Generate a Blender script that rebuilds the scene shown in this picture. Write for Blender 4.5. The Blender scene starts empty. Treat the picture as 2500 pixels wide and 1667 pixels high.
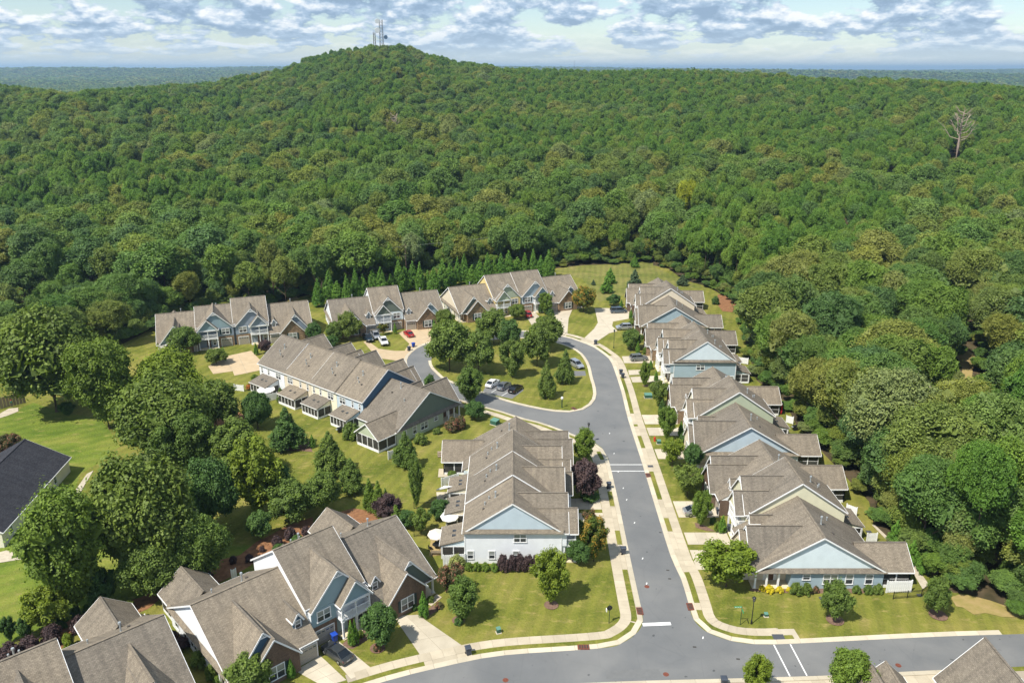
import bpy, bmesh, math, random
import numpy as np
from mathutils import Vector, Matrix, noise as mnoise
R = math.radians
random.seed(7); rng = np.random.default_rng(11)
S = bpy.context.scene
C = S.collection

# ------------------------------------------------------------------ camera
cam = bpy.data.cameras.new('camera'); camo = bpy.data.objects.new('camera', cam); C.objects.link(camo)
cam.sensor_width = 36.0; cam.lens = 28.0; cam.clip_start = 1.0; cam.clip_end = 120000.0
CH = 70.0
camo.location = (0, 0, CH); camo.rotation_euler = (R(90 - 18.9), 0, 0)
S.camera = camo
# ------------------------------------------------------------------ sun and sky
SUN_EL, SUN_AZ = 56.0, 48.0          # shadows run towards +x +y (azimuth measured from +y to +x)
sl = bpy.data.lights.new('sun', 'SUN'); sl.energy = 5.0; sl.angle = R(0.5); sl.color = (1.0, 0.95, 0.86)
so = bpy.data.objects.new('sun', sl); C.objects.link(so)
sd = Vector((math.sin(R(SUN_AZ)) * math.cos(R(SUN_EL)), math.cos(R(SUN_AZ)) * math.cos(R(SUN_EL)), -math.sin(R(SUN_EL))))
so.rotation_euler = sd.to_track_quat('-Z', 'Y').to_euler(); so.location = (-60, -60, 200)
S.view_settings.view_transform = 'Standard'; S.view_settings.look = 'None'
S.view_settings.exposure = 0.42; S.view_settings.gamma = 1.0; S.view_settings.use_curve_mapping = False

def N(nt, t, **kw):
    n = nt.nodes.new(t)
    for k, v in kw.items():
        if k.startswith('i_'):
            n.inputs[k[2:].replace('_', ' ')].default_value = v
        elif isinstance(k, str): setattr(n, k, v)
    return n
def ramp(nt, stops, fac=None, interp='LINEAR'):
    r = nt.nodes.new('ShaderNodeValToRGB'); cr = r.color_ramp; cr.interpolation = interp
    while len(cr.elements) < len(stops): cr.elements.new(0.5)
    for e, (p, c) in zip(cr.elements, stops):
        e.position = p; e.color = (c[0], c[1], c[2], 1)
    if fac is not None: nt.links.new(fac, r.inputs['Fac'])
    return r
def math_n(nt, op, a, b=None, clamp=False):
    m = nt.nodes.new('ShaderNodeMath'); m.operation = op; m.use_clamp = clamp
    for i, v in enumerate((a, b)):
        if v is None: continue
        if isinstance(v, (int, float)): m.inputs[i].default_value = v
        else: nt.links.new(v, m.inputs[i])
    return m.outputs[0]
def mixc(nt, fac, a, b, mode='MIX'):
    m = nt.nodes.new('ShaderNodeMix'); m.data_type = 'RGBA'; m.blend_type = mode; m.clamp_factor = True
    for i, v in ((0, fac), (6, a), (7, b)):
        if isinstance(v, (int, float)): m.inputs[i].default_value = v
        elif isinstance(v, tuple): m.inputs[i].default_value = (v[0], v[1], v[2], 1)
        else: nt.links.new(v, m.inputs[i])
    return m.outputs[2]

W = bpy.data.worlds.new('World'); S.world = W; W.use_nodes = True
nt = W.node_tree; nt.nodes.clear()
out = nt.nodes.new('ShaderNodeOutputWorld')
sky = N(nt, 'ShaderNodeTexSky', sky_type='NISHITA', sun_disc=False, sun_elevation=R(SUN_EL), sun_rotation=R(SUN_AZ + 180.0), air_density=1.0, dust_density=0.1, ozone_density=3.0)
bg1 = N(nt, 'ShaderNodeBackground'); bg1.inputs['Strength'].default_value = 0.100
nt.links.new(sky.outputs[0], bg1.inputs['Color'])
# cumulus deck: noise in (azimuth, log elevation) so rows of clouds crowd towards the horizon
geo = N(nt, 'ShaderNodeNewGeometry'); sep = N(nt, 'ShaderNodeSeparateXYZ'); nt.links.new(geo.outputs['Incoming'], sep.inputs[0])
dx = math_n(nt, 'MULTIPLY', sep.outputs[0], -1.0); dy = math_n(nt, 'MULTIPLY', sep.outputs[1], -1.0); dz = math_n(nt, 'MULTIPLY', sep.outputs[2], -1.0)
el = math_n(nt, 'MAXIMUM', dz, 0.0)
def deck(shift):
    # clouds at 1.1 km over the ground, seen from the side: keeps their bulk near the horizon
    d = math_n(nt, 'MULTIPLY', math_n(nt, 'ADD', el, 0.030), 1.0 + shift)
    lg = math_n(nt, 'MULTIPLY', math_n(nt, 'LOGARITHM', d, 2.718), -2.7)
    cx = N(nt, 'ShaderNodeCombineXYZ')
    nt.links.new(math_n(nt, 'MULTIPLY', dx, 14.5), cx.inputs[0]); nt.links.new(lg, cx.inputs[1]); nt.links.new(math_n(nt, 'MULTIPLY', dy, 14.5), cx.inputs[2])
    n = N(nt, 'ShaderNodeTexNoise', i_Scale=1.5, i_Detail=9.0, i_Roughness=0.56, i_Lacunarity=2.1)
    nt.links.new(cx.outputs[0], n.inputs['Vector'])
    n2 = N(nt, 'ShaderNodeTexNoise', i_Scale=0.42, i_Detail=2.0)
    nt.links.new(cx.outputs[0], n2.inputs['Vector'])
    return math_n(nt, 'ADD', n.outputs['Fac'], math_n(nt, 'MULTIPLY', math_n(nt, 'SUBTRACT', n2.outputs['Fac'], 0.5), 0.70))
n0 = deck(0.0); n1 = deck(0.085)
cover = ramp(nt, [(0.40, (0, 0, 0)), (0.475, (1, 1, 1))], n0)
grad = math_n(nt, 'MULTIPLY', math_n(nt, 'SUBTRACT', n0, n1), 4.2)
lit = math_n(nt, 'ADD', grad, 0.36, clamp=True)
thick = math_n(nt, 'MULTIPLY', math_n(nt, 'SUBTRACT', n0, 0.5), 1.0)
lit2 = math_n(nt, 'SUBTRACT', lit, thick, clamp=True)
ccol = ramp(nt, [(0.0, (0.27, 0.38, 0.54)), (0.36, (0.40, 0.53, 0.70)), (0.58, (0.66, 0.75, 0.86)), (0.9, (0.98, 0.99, 1.0))], lit2)
# far clouds melt into the pale band above the horizon
fade = ramp(nt, [(0.0, (0.45, 0.45, 0.45)), (0.025, (1, 1, 1))], el)
low = ramp(nt, [(0.0, (0.95, 0.95, 0.95)), (0.012, (0.62, 0.62, 0.62)), (0.045, (0, 0, 0))], el)
ccol_o = mixc(nt, low.outputs[0], ccol.outputs[0], (0.58, 0.71, 0.84))
mask = math_n(nt, 'MAXIMUM', math_n(nt, 'MULTIPLY', cover.outputs[0], fade.outputs[0]), math_n(nt, 'MULTIPLY', low.outputs[0], 0.82))
bg2 = N(nt, 'ShaderNodeBackground'); bg2.inputs['Strength'].default_value = 0.84
nt.links.new(ccol_o, bg2.inputs['Color'])
mx = N(nt, 'ShaderNodeMixShader'); nt.links.new(math_n(nt, 'MULTIPLY', mask, 0.92), mx.inputs[0])
nt.links.new(bg1.outputs[0], mx.inputs[1]); nt.links.new(bg2.outputs[0], mx.inputs[2]); nt.links.new(mx.outputs[0], out.inputs['Surface'])

# ------------------------------------------------------------------ materials
MATS = {}
def mat(name, col, rough=0.8, spec=0.25, metal=0.0, var=0.0, vscale=2.0, col2=None, bump=0.0, bscale=30.0):
    if name in MATS: return MATS[name]
    m = bpy.data.materials.new(name); m.use_nodes = True; t = m.node_tree; b = t.nodes['Principled BSDF']
    b.inputs['Roughness'].default_value = rough; b.inputs['Metallic'].default_value = metal
    b.inputs['Specular IOR Level'].default_value = spec
    b.inputs['Base Color'].default_value = (*col, 1)
    if var or col2:
        tc = N(t, 'ShaderNodeTexCoord'); n = N(t, 'ShaderNodeTexNoise', i_Scale=vscale, i_Detail=4.0, i_Roughness=0.6)
        t.links.new(tc.outputs['Object'], n.inputs['Vector'])
        c2 = col2 or tuple(max(0, c * (1 - var)) for c in col); c1 = col if col2 else tuple(min(1, c * (1 + var)) for c in col)
        r = ramp(t, [(0.3, c2), (0.7, c1)], n.outputs['Fac']); t.links.new(r.outputs[0], b.inputs['Base Color'])
    if bump:
        tc = N(t, 'ShaderNodeTexCoord'); n = N(t, 'ShaderNodeTexNoise', i_Scale=bscale, i_Detail=3.0)
        t.links.new(tc.outputs['Object'], n.inputs['Vector'])
        bp = N(t, 'ShaderNodeBump'); bp.inputs['Strength'].default_value = bump; t.links.new(n.outputs['Fac'], bp.inputs['Height'])
        t.links.new(bp.outputs[0], b.inputs['Normal'])
    MATS[name] = m; return m
def siding(name, col):
    """painted lap siding: courses 18 cm high with a soft lower edge, slight weathering"""
    if name in MATS: return MATS[name]
    m = mat(name, col, rough=0.65, spec=0.2, var=0.05, vscale=0.8); t = m.node_tree; b = t.nodes['Principled BSDF']
    uv = N(t, 'ShaderNodeUVMap'); sp = N(t, 'ShaderNodeSeparateXYZ'); t.links.new(uv.outputs[0], sp.inputs[0])
    f = math_n(t, 'FRACT', math_n(t, 'MULTIPLY', sp.outputs[1], 1 / 0.18))
    bp = N(t, 'ShaderNodeBump'); bp.inputs['Strength'].default_value = 0.5; bp.inputs['Distance'].default_value = 0.02
    t.links.new(math_n(t, 'SUBTRACT', 1.0, f), bp.inputs['Height']); t.links.new(bp.outputs[0], b.inputs['Normal'])
    return m
def brickmat(name, c1, c2, mortar, bw, bh, rough=0.85, squash=1.0, ms=0.012):
    if name in MATS: return MATS[name]
    m = mat(name, c1, rough=rough, spec=0.15); t = m.node_tree; b = t.nodes['Principled BSDF']
    uv = N(t, 'ShaderNodeUVMap')
    br = N(t, 'ShaderNodeTexBrick', i_Scale=1.0); br.inputs['Brick Width'].default_value = bw; br.inputs['Row Height'].default_value = bh
    br.inputs['Mortar Size'].default_value = ms; br.inputs['Color1'].default_value = (*c1, 1); br.inputs['Color2'].default_value = (*c2, 1); br.inputs['Mortar'].default_value = (*mortar, 1)
    br.inputs['Bias'].default_value = 0.0
    t.links.new(uv.outputs[0], br.inputs['Vector'])
    n = N(t, 'ShaderNodeTexNoise', i_Scale=0.5, i_Detail=3.0); t.links.new(uv.outputs[0], n.inputs['Vector'])
    n2 = N(t, 'ShaderNodeTexNoise', i_Scale=5.0, i_Detail=2.0); t.links.new(uv.outputs[0], n2.inputs['Vector'])
    v = math_n(t, 'ADD', math_n(t, 'MULTIPLY', n.outputs['Fac'], 0.35), math_n(t, 'MULTIPLY', n2.outputs['Fac'], 0.55))
    g = ramp(t, [(0.25, (0.68, 0.68, 0.68)), (0.65, (1.22, 1.20, 1.18))], v)
    oi = N(t, 'ShaderNodeObjectInfo'); og = ramp(t, [(0, (0.86, 0.87, 0.89)), (0.5, (1.0, 0.99, 0.97)), (1, (1.10, 1.07, 1.02))], oi.outputs['Random'])
    sx = N(t, 'ShaderNodeMapping'); sx.inputs['Scale'].default_value = (1.6, 0.10, 1.0); t.links.new(uv.outputs[0], sx.inputs['Vector']); n3 = N(t, 'ShaderNodeTexNoise', i_Scale=1.0, i_Detail=4.0); t.links.new(sx.outputs[0], n3.inputs['Vector'])
    st = ramp(t, [(0.35, (0.84, 0.84, 0.85)), (0.62, (1.06, 1.06, 1.05))], n3.outputs['Fac'])
    t.links.new(mixc(t, 1.0, mixc(t, 1.0, mixc(t, 1.0, br.outputs['Color'], g.outputs[0], 'MULTIPLY'), og.outputs[0], 'MULTIPLY'), st.outputs[0], 'MULTIPLY'), b.inputs['Base Color'])
    bp = N(t, 'ShaderNodeBump'); bp.inputs['Strength'].default_value = 0.5; bp.inputs['Distance'].default_value = 0.02
    t.links.new(math_n(t, 'SUBTRACT', n2.outputs['Fac'], br.outputs['Fac']), bp.inputs['Height']); t.links.new(bp.outputs[0], b.inputs['Normal'])
    return m
ROOF = brickmat('weathered_wood_shingle', (0.262, 0.228, 0.182), (0.192, 0.167, 0.135), (0.13, 0.113, 0.092), 0.34, 0.16, 0.92)
ROOF2 = brickmat('charcoal_shingle', (0.062, 0.064, 0.075), (0.038, 0.04, 0.05), (0.02, 0.02, 0.025), 0.34, 0.16, 0.92)
BRICK = brickmat('brown_brick', (0.20, 0.115, 0.075), (0.115, 0.068, 0.05), (0.22, 0.18, 0.14), 0.22, 0.075)
STONE = brickmat('tan_ledge_stone', (0.42, 0.30, 0.19), (0.24, 0.165, 0.11), (0.12, 0.085, 0.06), 0.55, 0.19, ms=0.02)
WHITE = mat('white_trim', (0.80, 0.80, 0.79), 0.5, 0.3, var=0.03)
SCREEN = mat('dark_porch_screen', (0.045, 0.043, 0.04), 0.5, 0.3, var=0.5, vscale=0.7)
DARK = mat('shaded_opening', (0.05, 0.045, 0.04), 0.8)
TRUNK = mat('bark', (0.12, 0.085, 0.06), 0.95, 0.1, var=0.3, vscale=3)
METAL = mat('galvanised_pipe', (0.42, 0.45, 0.46), 0.45, 0.5, 0.4)
BLACKM = mat('black_painted_metal', (0.012, 0.013, 0.014), 0.45, 0.5)
GARAGE = mat('taupe_garage_door', (0.36, 0.315, 0.25), 0.6)
SHUT = mat('dark_teal_shutter', (0.035, 0.06, 0.06), 0.6)
CREAMTR = mat('cream_porch_slab', (0.62, 0.53, 0.36), 0.8)
COLS = {'white': siding('white_siding', (0.74, 0.76, 0.78)), 'pblue': siding('pale_blue_siding', (0.62, 0.70, 0.73)),
        'blue': siding('slate_blue_siding', (0.33, 0.42, 0.465)), 'dblue': siding('deep_blue_siding', (0.065, 0.125, 0.19)),
        'teal': siding('grey_teal_siding', (0.26, 0.355, 0.385)), 'cream': siding('cream_siding', (0.66, 0.63, 0.45)),
        'yellow': siding('butter_yellow_siding', (0.70, 0.56, 0.24)), 'tan': siding('tan_siding', (0.68, 0.60, 0.46)),
        'sage': siding('sage_green_siding', (0.42, 0.47, 0.34)), 'dsage': siding('dark_sage_siding', (0.14, 0.17, 0.14)),
        'lyellow': siding('pale_yellow_siding', (0.77, 0.72, 0.56)), 'paint': siding('powder_blue_siding', (0.48, 0.565, 0.62)),
        'gblue': siding('grey_blue_siding', (0.25, 0.30, 0.36)), 'ivory': siding('ivory_siding', (0.74, 0.70, 0.55)), 'brick': BRICK, 'stone': STONE}
def glass():
    m = bpy.data.materials.new('window_glass'); m.use_nodes = True; t = m.node_tree; b = t.nodes['Principled BSDF']
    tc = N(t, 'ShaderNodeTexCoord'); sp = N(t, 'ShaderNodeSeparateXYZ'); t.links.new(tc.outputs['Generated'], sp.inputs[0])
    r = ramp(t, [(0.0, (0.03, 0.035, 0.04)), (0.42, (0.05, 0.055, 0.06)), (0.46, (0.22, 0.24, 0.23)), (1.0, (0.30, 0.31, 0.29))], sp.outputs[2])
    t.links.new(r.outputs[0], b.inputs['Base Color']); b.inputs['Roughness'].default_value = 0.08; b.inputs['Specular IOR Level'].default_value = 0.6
    return m
GLASS = glass()

# ------------------------------------------------------------------ mesh helpers
def tag(o, label=None, cat=None, group=None, kind=None):
    if label: o['label'] = label
    if cat: o['category'] = cat
    if group: o['group'] = group
    if kind: o['kind'] = kind
    return o
def empty(name, loc=(0, 0, 0), rz=0.0, label=None, cat=None, group=None):
    o = bpy.data.objects.new(name, None); C.objects.link(o); o.location = loc; o.rotation_euler = (0, 0, rz); o.empty_display_size = 0.5
    return tag(o, label, cat, group)
def link(name, me, parent=None, loc=None, rz=None, sc=None):
    o = bpy.data.objects.new(name, me); C.objects.link(o)
    if parent: o.parent = parent
    if loc: o.location = loc
    if rz is not None: o.rotation_euler = (0, 0, rz)
    if sc: o.scale = sc
    return o
class MB:
    def __init__(s): s.v = []; s.f = []; s.mi = []
    def face(s, pts, mi=0):
        i = len(s.v); s.v += [tuple(p) for p in pts]; s.f.append(tuple(range(i, i + len(pts)))); s.mi.append(mi)
    def prism(s, poly, vec, mi=0):
        """closed prism: polygon poly (list of 3d, wound so its normal is -vec) swept along vec"""
        n = len(poly); i = len(s.v); v = Vector(vec)
        s.v += [tuple(p) for p in poly] + [tuple(Vector(p) + v) for p in poly]
        s.f.append(tuple(range(i + n - 1, i - 1, -1))); s.f.append(tuple(range(i + n, i + 2 * n))); s.mi += [mi, mi]
        for k in range(n):
            a, b = i + k, i + (k + 1) % n; s.f.append((a, b, b + n, a + n)); s.mi.append(mi)
    def box(s, x0, x1, y0, y1, z0, z1, mi=0):
        x0, x1 = min(x0, x1), max(x0, x1); y0, y1 = min(y0, y1), max(y0, y1)
        s.prism([(x0, y0, z0), (x1, y0, z0), (x1, y1, z0), (x0, y1, z0)], (0, 0, z1 - z0), mi)
    def bar(s, a, b, w, h, mi=0):
        """rectangular bar from a to b: w across, h along the upright"""
        a, b = Vector(a), Vector(b); d = (b - a).normalized()
        side = d.cross(Vector((0, 0, 1)))
        side = Vector((1, 0, 0)) if side.length < 1e-4 else side.normalized()
        up = side.cross(d).normalized(); p = [a - side * w / 2 - up * h / 2, a + side * w / 2 - up * h / 2, a + side * w / 2 + up * h / 2, a - side * w / 2 + up * h / 2]
        s.prism(p, b - a, mi)
    def tube(s, pts, radii, n=8, mi=0, cap=True):
        rings = []
        for k, (p, r) in enumerate(zip(pts, radii)):
            p = Vector(p); d = (Vector(pts[min(k + 1, len(pts) - 1)]) - Vector(pts[max(k - 1, 0)])).normalized()
            a = d.cross(Vector((0, 0, 1))); a = Vector((1, 0, 0)) if a.length < 1e-3 else a.normalized(); b = d.cross(a)
            i = len(s.v); s.v += [tuple(p + a * (r * math.cos(2 * math.pi * q / n)) + b * (r * math.sin(2 * math.pi * q / n))) for q in range(n)]
            rings.append(i)
        for i, j in zip(rings, rings[1:]):
            for q in range(n): s.f.append((i + (q + 1) % n, i + q, j + q, j + (q + 1) % n)); s.mi.append(mi)
        if cap:
            s.f.append(tuple(rings[0] + q for q in range(n))); s.f.append(tuple(rings[-1] + n - 1 - q for q in range(n))); s.mi += [mi, mi]
    def mesh(s, name, mats, smooth=False):
        me = bpy.data.meshes.new(name); me.from_pydata(s.v, [], s.f)
        for m in (mats if isinstance(mats, (list, tuple)) else [mats]): me.materials.append(m)
        if any(s.mi): me.polygons.foreach_set('material_index', s.mi)
        bm = bmesh.new(); bm.from_mesh(me); bmesh.ops.recalc_face_normals(bm, faces=bm.faces); bm.to_mesh(me); bm.free()
        uvl = me.uv_layers.new(name='UVMap'); co = np.array([v.co[:] for v in me.vertices]) if me.vertices else np.zeros((0, 3))
        uv = np.zeros((len(me.loops), 2))
        for p in me.polygons:
            n = p.normal; t = Vector((-n.y, n.x, 0))
            t = Vector((1, 0, 0)) if t.length < 1e-3 else t.normalized(); b = n.cross(t)
            for li in p.loop_indices:
                c = co[me.loops[li].vertex_index]; uv[li] = (c[0] * t.x + c[1] * t.y + c[2] * t.z, c[0] * b.x + c[1] * b.y + c[2] * b.z)
        uvl.data.foreach_set('uv', uv.ravel())
        if smooth: me.polygons.foreach_set('use_smooth', [True] * len(me.polygons))
        me.update(); return me
    def build(s, name, mats, parent=None, smooth=False, **kw):
        if not s.f: return None
        return link(name, s.mesh(name, mats, smooth), parent, **kw)
def sheet(name, pts, z, m, parent=None, thick=0.0, kind=None):
    """flat polygon (any simple outline) lying at height z"""
    bm = bmesh.new(); vs = [bm.verts.new((p[0], p[1], z)) for p in pts]; f = bm.faces.new(vs); bm.normal_update()
    if f.normal.z < 0: f.normal_flip()
    bmesh.ops.triangulate(bm, faces=[f])
    if thick:
        ret = bmesh.ops.extrude_face_region(bm, geom=list(bm.faces))
        top = [g for g in ret['geom'] if isinstance(g, bmesh.types.BMVert)]; bmesh.ops.translate(bm, verts=top, vec=(0, 0, thick))
        bmesh.ops.recalc_face_normals(bm, faces=bm.faces)
    me = bpy.data.meshes.new(name); bm.to_mesh(me); bm.free(); me.materials.append(m)
    o = link(name, me, parent)
    if kind: o['kind'] = kind
    return o
def smooth_line(pts, n=4, closed=False):
    P = [Vector((p[0], p[1])) for p in pts]; out = []; L = len(P)
    for i in range(L if closed else L - 1):
        g = (lambda k: P[k % L]) if closed else (lambda k: P[min(max(k, 0), L - 1)])
        p0, p1, p2, p3 = g(i - 1), g(i), g(i + 1), g(i + 2)
        for k in range(n):
            t = k / n; out.append(0.5 * ((2 * p1) + (p2 - p0) * t + (2 * p0 - 5 * p1 + 4 * p2 - p3) * t * t + (3 * p1 - p0 - 3 * p2 + p3) * t ** 3))
    if not closed: out.append(P[-1])
    return out
def offset(line, d, closed=False):
    """points d metres to the left of a line's direction"""
    out = []; L = len(line)
    for i, p in enumerate(line):
        a = line[i - 1] if (i or closed) else line[0]; b = line[(i + 1) % L] if (closed or i < L - 1) else line[-1]
        t = (b - a).normalized(); out.append(p + Vector((-t.y, t.x)) * d)
    return out
def arc_pts(line, step):
    """resample at equal steps"""
    out = [line[0].copy()]; acc = 0.0
    for a, b in zip(line, line[1:]):
        L = (b - a).length; p = 0.0
        while acc + (L - p) >= step:
            p += step - acc; acc = 0.0; out.append(a + (b - a) * (p / L))
        acc += L - p
    return out
# ------------------------------------------------------------------ terrain
TAB = [(-0.735, 760, 36.9), (-0.613, 760, 37.6), (-0.536, 640, 33.8), (-0.496, 680, 34.5), (-0.432, 740, 36.3), (-0.387, 800, 37.5), (-0.352, 850, 38.9), (-0.33, 900, 43.5), (-0.283, 930, 49.2), (-0.259, 940, 56.9), (-0.24, 945, 64.3), (-0.204, 948, 72.1), (-0.157, 950, 76.9), (-0.136, 950, 78.6), (-0.116, 948, 73.8), (-0.092, 945, 66.5), (-0.068, 940, 60.8), (-0.034, 930, 56.9), (0.0, 910, 52.6), (0.104, 880, 49.8), (0.207, 850, 51.5), (0.298, 800, 48.7), (0.338, 770, 44.6), (0.39, 750, 43.4), (0.481, 720, 43.8), (0.52, 700, 41.5), (0.613, 660, 37.5), (0.713, 640, 34.4)]
TT, TD, TC = (np.array(c) for c in zip(*TAB))
def terrain(x, y):
    x = np.asarray(x, float); y = np.asarray(y, float); r = np.maximum(y, 1.0); t = np.clip(x / r, -0.7, 0.7)
    D = np.interp(t, TT, TD); Cc = np.interp(t, TT, TC)
    s = np.clip((y - 300.0) / (D - 300.0), 0, None)
    up = Cc * (0.62 * np.clip(s, 0, 1) ** 1.15 + 0.38 * (3 * np.clip(s, 0, 1) ** 2 - 2 * np.clip(s, 0, 1) ** 3))
    dn = np.clip((y - D) / 900.0, 0, 1); dn = dn * dn * (3 - 2 * dn)
    far = -12.0 + 9 * np.sin(x / 900.0 + 1.0) * np.sin(y / 1300.0) + 26 * np.clip((y - 3500) / 9000.0, 0, 1) * (1 + 0.5 * np.sin(x / 2100.0 + y / 2600.0)) * (1 + 0.35 * np.sign(x) * np.clip(np.abs(x) / 3000, 0, 1))
    far = far + np.clip((y - 3800) / 800, 0, 1) * (48 * np.exp(-((y - 5200 + .25 * x) / 500.0) ** 2) * (.75 + .35 * np.sin(x / 700.0)) + 62 * np.exp(-((y - 7600 - .12 * x) / 700.0) ** 2) * (.8 + .3 * np.sin(x / 1300.0 + 2)))
    return np.where(y < D, up, Cc * (1 - dn) + far * dn)
def groundmat():
    m = bpy.data.materials.new('forest_floor'); m.use_nodes = True; t = m.node_tree; b = t.nodes['Principled BSDF']; b.inputs['Roughness'].default_value = 1.0; b.inputs['Specular IOR Level'].default_value = 0.0
    tc = N(t, 'ShaderNodeTexCoord'); n = N(t, 'ShaderNodeTexNoise', i_Scale=0.25, i_Detail=6.0); t.links.new(tc.outputs['Object'], n.inputs['Vector'])
    n2 = N(t, 'ShaderNodeTexNoise', i_Scale=0.012, i_Detail=8.0, i_Roughness=0.65); t.links.new(tc.outputs['Object'], n2.inputs['Vector'])
    near = ramp(t, [(0.35, (0.035, 0.035, 0.018)), (0.6, (0.10, 0.075, 0.045)), (0.75, (0.06, 0.075, 0.025))], n.outputs['Fac'])
    farc = ramp(t, [(0.35, (0.018, 0.036, 0.014)), (0.65, (0.05, 0.078, 0.026))], n2.outputs['Fac'])
    sp = N(t, 'ShaderNodeSeparateXYZ'); t.links.new(tc.outputs['Object'], sp.inputs[0])
    k = math_n(t, 'MULTIPLY', math_n(t, 'SUBTRACT', sp.outputs[1], 500.0), 1 / 300.0, clamp=True)
    t.links.new(mixc(t, k, near.outputs[0], farc.outputs[0]), b.inputs['Base Color']); return m
def make_ground():
    ys = np.concatenate([[-40000, -8000, -1500, -300, -60, 0], np.arange(30, 1300, 15), np.geomspace(1300, 45000, 60)])
    ts = np.concatenate([[-3.0, -1.6, -1.1], np.linspace(-0.9, 0.9, 121), [1.1, 1.6, 3.0]])
    V = []; F = []
    for y in ys:
        w = max(abs(y), 260.0)
        for t in ts: V.append((t * w, y))
    V = np.array(V); z = terrain(V[:, 0], V[:, 1]) - 0.02; z[V[:, 1] < 300] = -0.02
    n = len(ts); F = [(j * n + i, j * n + i + 1, (j + 1) * n + i + 1, (j + 1) * n + i) for j in range(len(ys) - 1) for i in range(n - 1)]
    me = bpy.data.meshes.new('ground'); me.from_pydata([(a, b, c) for (a, b), c in zip(V, z)], [], F); me.materials.append(groundmat())
    me.polygons.foreach_set('use_smooth', [True] * len(me.polygons))
    return tag(link('ground', me), kind='structure')
make_ground()

# ------------------------------------------------------------------ lawn, roads, pavements
def grassmat(name, a, b_, c, dry, stripe=0.0, ang=0.0):
    m = bpy.data.materials.new(name); m.use_nodes = True; t = m.node_tree; b = t.nodes['Principled BSDF']; b.inputs['Roughness'].default_value = 0.95; b.inputs['Specular IOR Level'].default_value = 0.1
    tc = N(t, 'ShaderNodeTexCoord')
    n = N(t, 'ShaderNodeTexNoise', i_Scale=0.11, i_Detail=7.0, i_Roughness=0.62, i_Distortion=0.4); t.links.new(tc.outputs['Object'], n.inputs['Vector'])
    f = N(t, 'ShaderNodeTexNoise', i_Scale=2.6, i_Detail=4.0, i_Roughness=0.7); t.links.new(tc.outputs['Object'], f.inputs['Vector'])
    d = N(t, 'ShaderNodeTexNoise', i_Scale=0.35, i_Detail=5.0, i_Roughness=0.65); mp = N(t, 'ShaderNodeMapping'); mp.inputs['Scale'].default_value = (1.0, 2.4, 1); mp.inputs['Rotation'].default_value = (0, 0, 0.2)
    t.links.new(tc.outputs['Object'], mp.inputs['Vector']); t.links.new(mp.outputs[0], d.inputs['Vector'])
    v = math_n(t, 'ADD', math_n(t, 'MULTIPLY', n.outputs['Fac'], 0.72), math_n(t, 'MULTIPLY', f.outputs['Fac'], 0.28))
    r = ramp(t, [(0.38, a), (0.5, b_), (0.63, c)], v)
    k = ramp(t, [(0.56, (0, 0, 0)), (0.70, (1, 1, 1))], d.outputs['Fac'])
    col = mixc(t, math_n(t, 'MULTIPLY', k.outputs[0], 0.75), r.outputs[0], dry)
    w = N(t, 'ShaderNodeTexWave', i_Scale=0.16, i_Distortion=3.0, i_Detail=2.0); mp2 = N(t, 'ShaderNodeMapping'); mp2.inputs['Rotation'].default_value = (0, 0, ang)
    mp2.inputs['Scale'].default_value = (1, 0.6, 1); t.links.new(tc.outputs['Object'], mp2.inputs['Vector']); t.links.new(mp2.outputs[0], w.inputs['Vector'])
    sh = ramp(t, [(0.3, (0.93, 0.93, 0.93)), (0.7, (1.06, 1.06, 1.0))], w.outputs['Fac'])
    t.links.new(mixc(t, 1.0, col, sh.outputs[0], 'MULTIPLY'), b.inputs['Base Color'])
    bp = N(t, 'ShaderNodeBump'); bp.inputs['Strength'].default_value = 0.8; bp.inputs['Distance'].default_value = 0.25; t.links.new(f.outputs['Fac'], bp.inputs['Height']); t.links.new(bp.outputs[0], b.inputs['Normal'])
    return m
GRASS = grassmat('lawn_grass', (0.095, 0.118, 0.018), (0.165, 0.172, 0.032), (0.235, 0.21, 0.055), (0.32, 0.255, 0.095), ang=0.5)
GRASS2 = grassmat('lush_grass', (0.085, 0.135, 0.018), (0.14, 0.185, 0.028), (0.205, 0.215, 0.045), (0.30, 0.26, 0.09), ang=1.2)
MEADOW = grassmat('rough_meadow', (0.10, 0.125, 0.025), (0.165, 0.17, 0.045), (0.215, 0.195, 0.065), (0.33, 0.26, 0.13), ang=0.2)
STRAW = mat('pine_straw_mulch', (0.30, 0.155, 0.075), 0.95, 0.1, col2=(0.16, 0.075, 0.04), vscale=1.3, bump=0.6, bscale=8)
MULCH = mat('brown_mulch', (0.22, 0.14, 0.10), 0.95, 0.1, col2=(0.13, 0.08, 0.06), vscale=3, bump=0.5, bscale=10)
DIRT = mat('bare_orange_dirt', (0.42, 0.30, 0.15), 0.95, 0.1, col2=(0.27, 0.22, 0.07), vscale=0.4, bump=0.4, bscale=4)
SAND = mat('thin_dry_turf', (0.36, 0.26, 0.12), 0.95, 0.1, col2=(0.22, 0.19, 0.05), vscale=0.5, bump=0.4, bscale=4)
GRAVEL = mat('pale_gravel', (0.52, 0.46, 0.36), 0.95, 0.1, col2=(0.38, 0.33, 0.25), vscale=1.2, bump=0.4, bscale=9)
ASPH = mat('asphalt', (0.172, 0.174, 0.173), 0.9, 0.2, col2=(0.148, 0.151, 0.152), vscale=0.25, bump=0.15, bscale=25)
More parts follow.
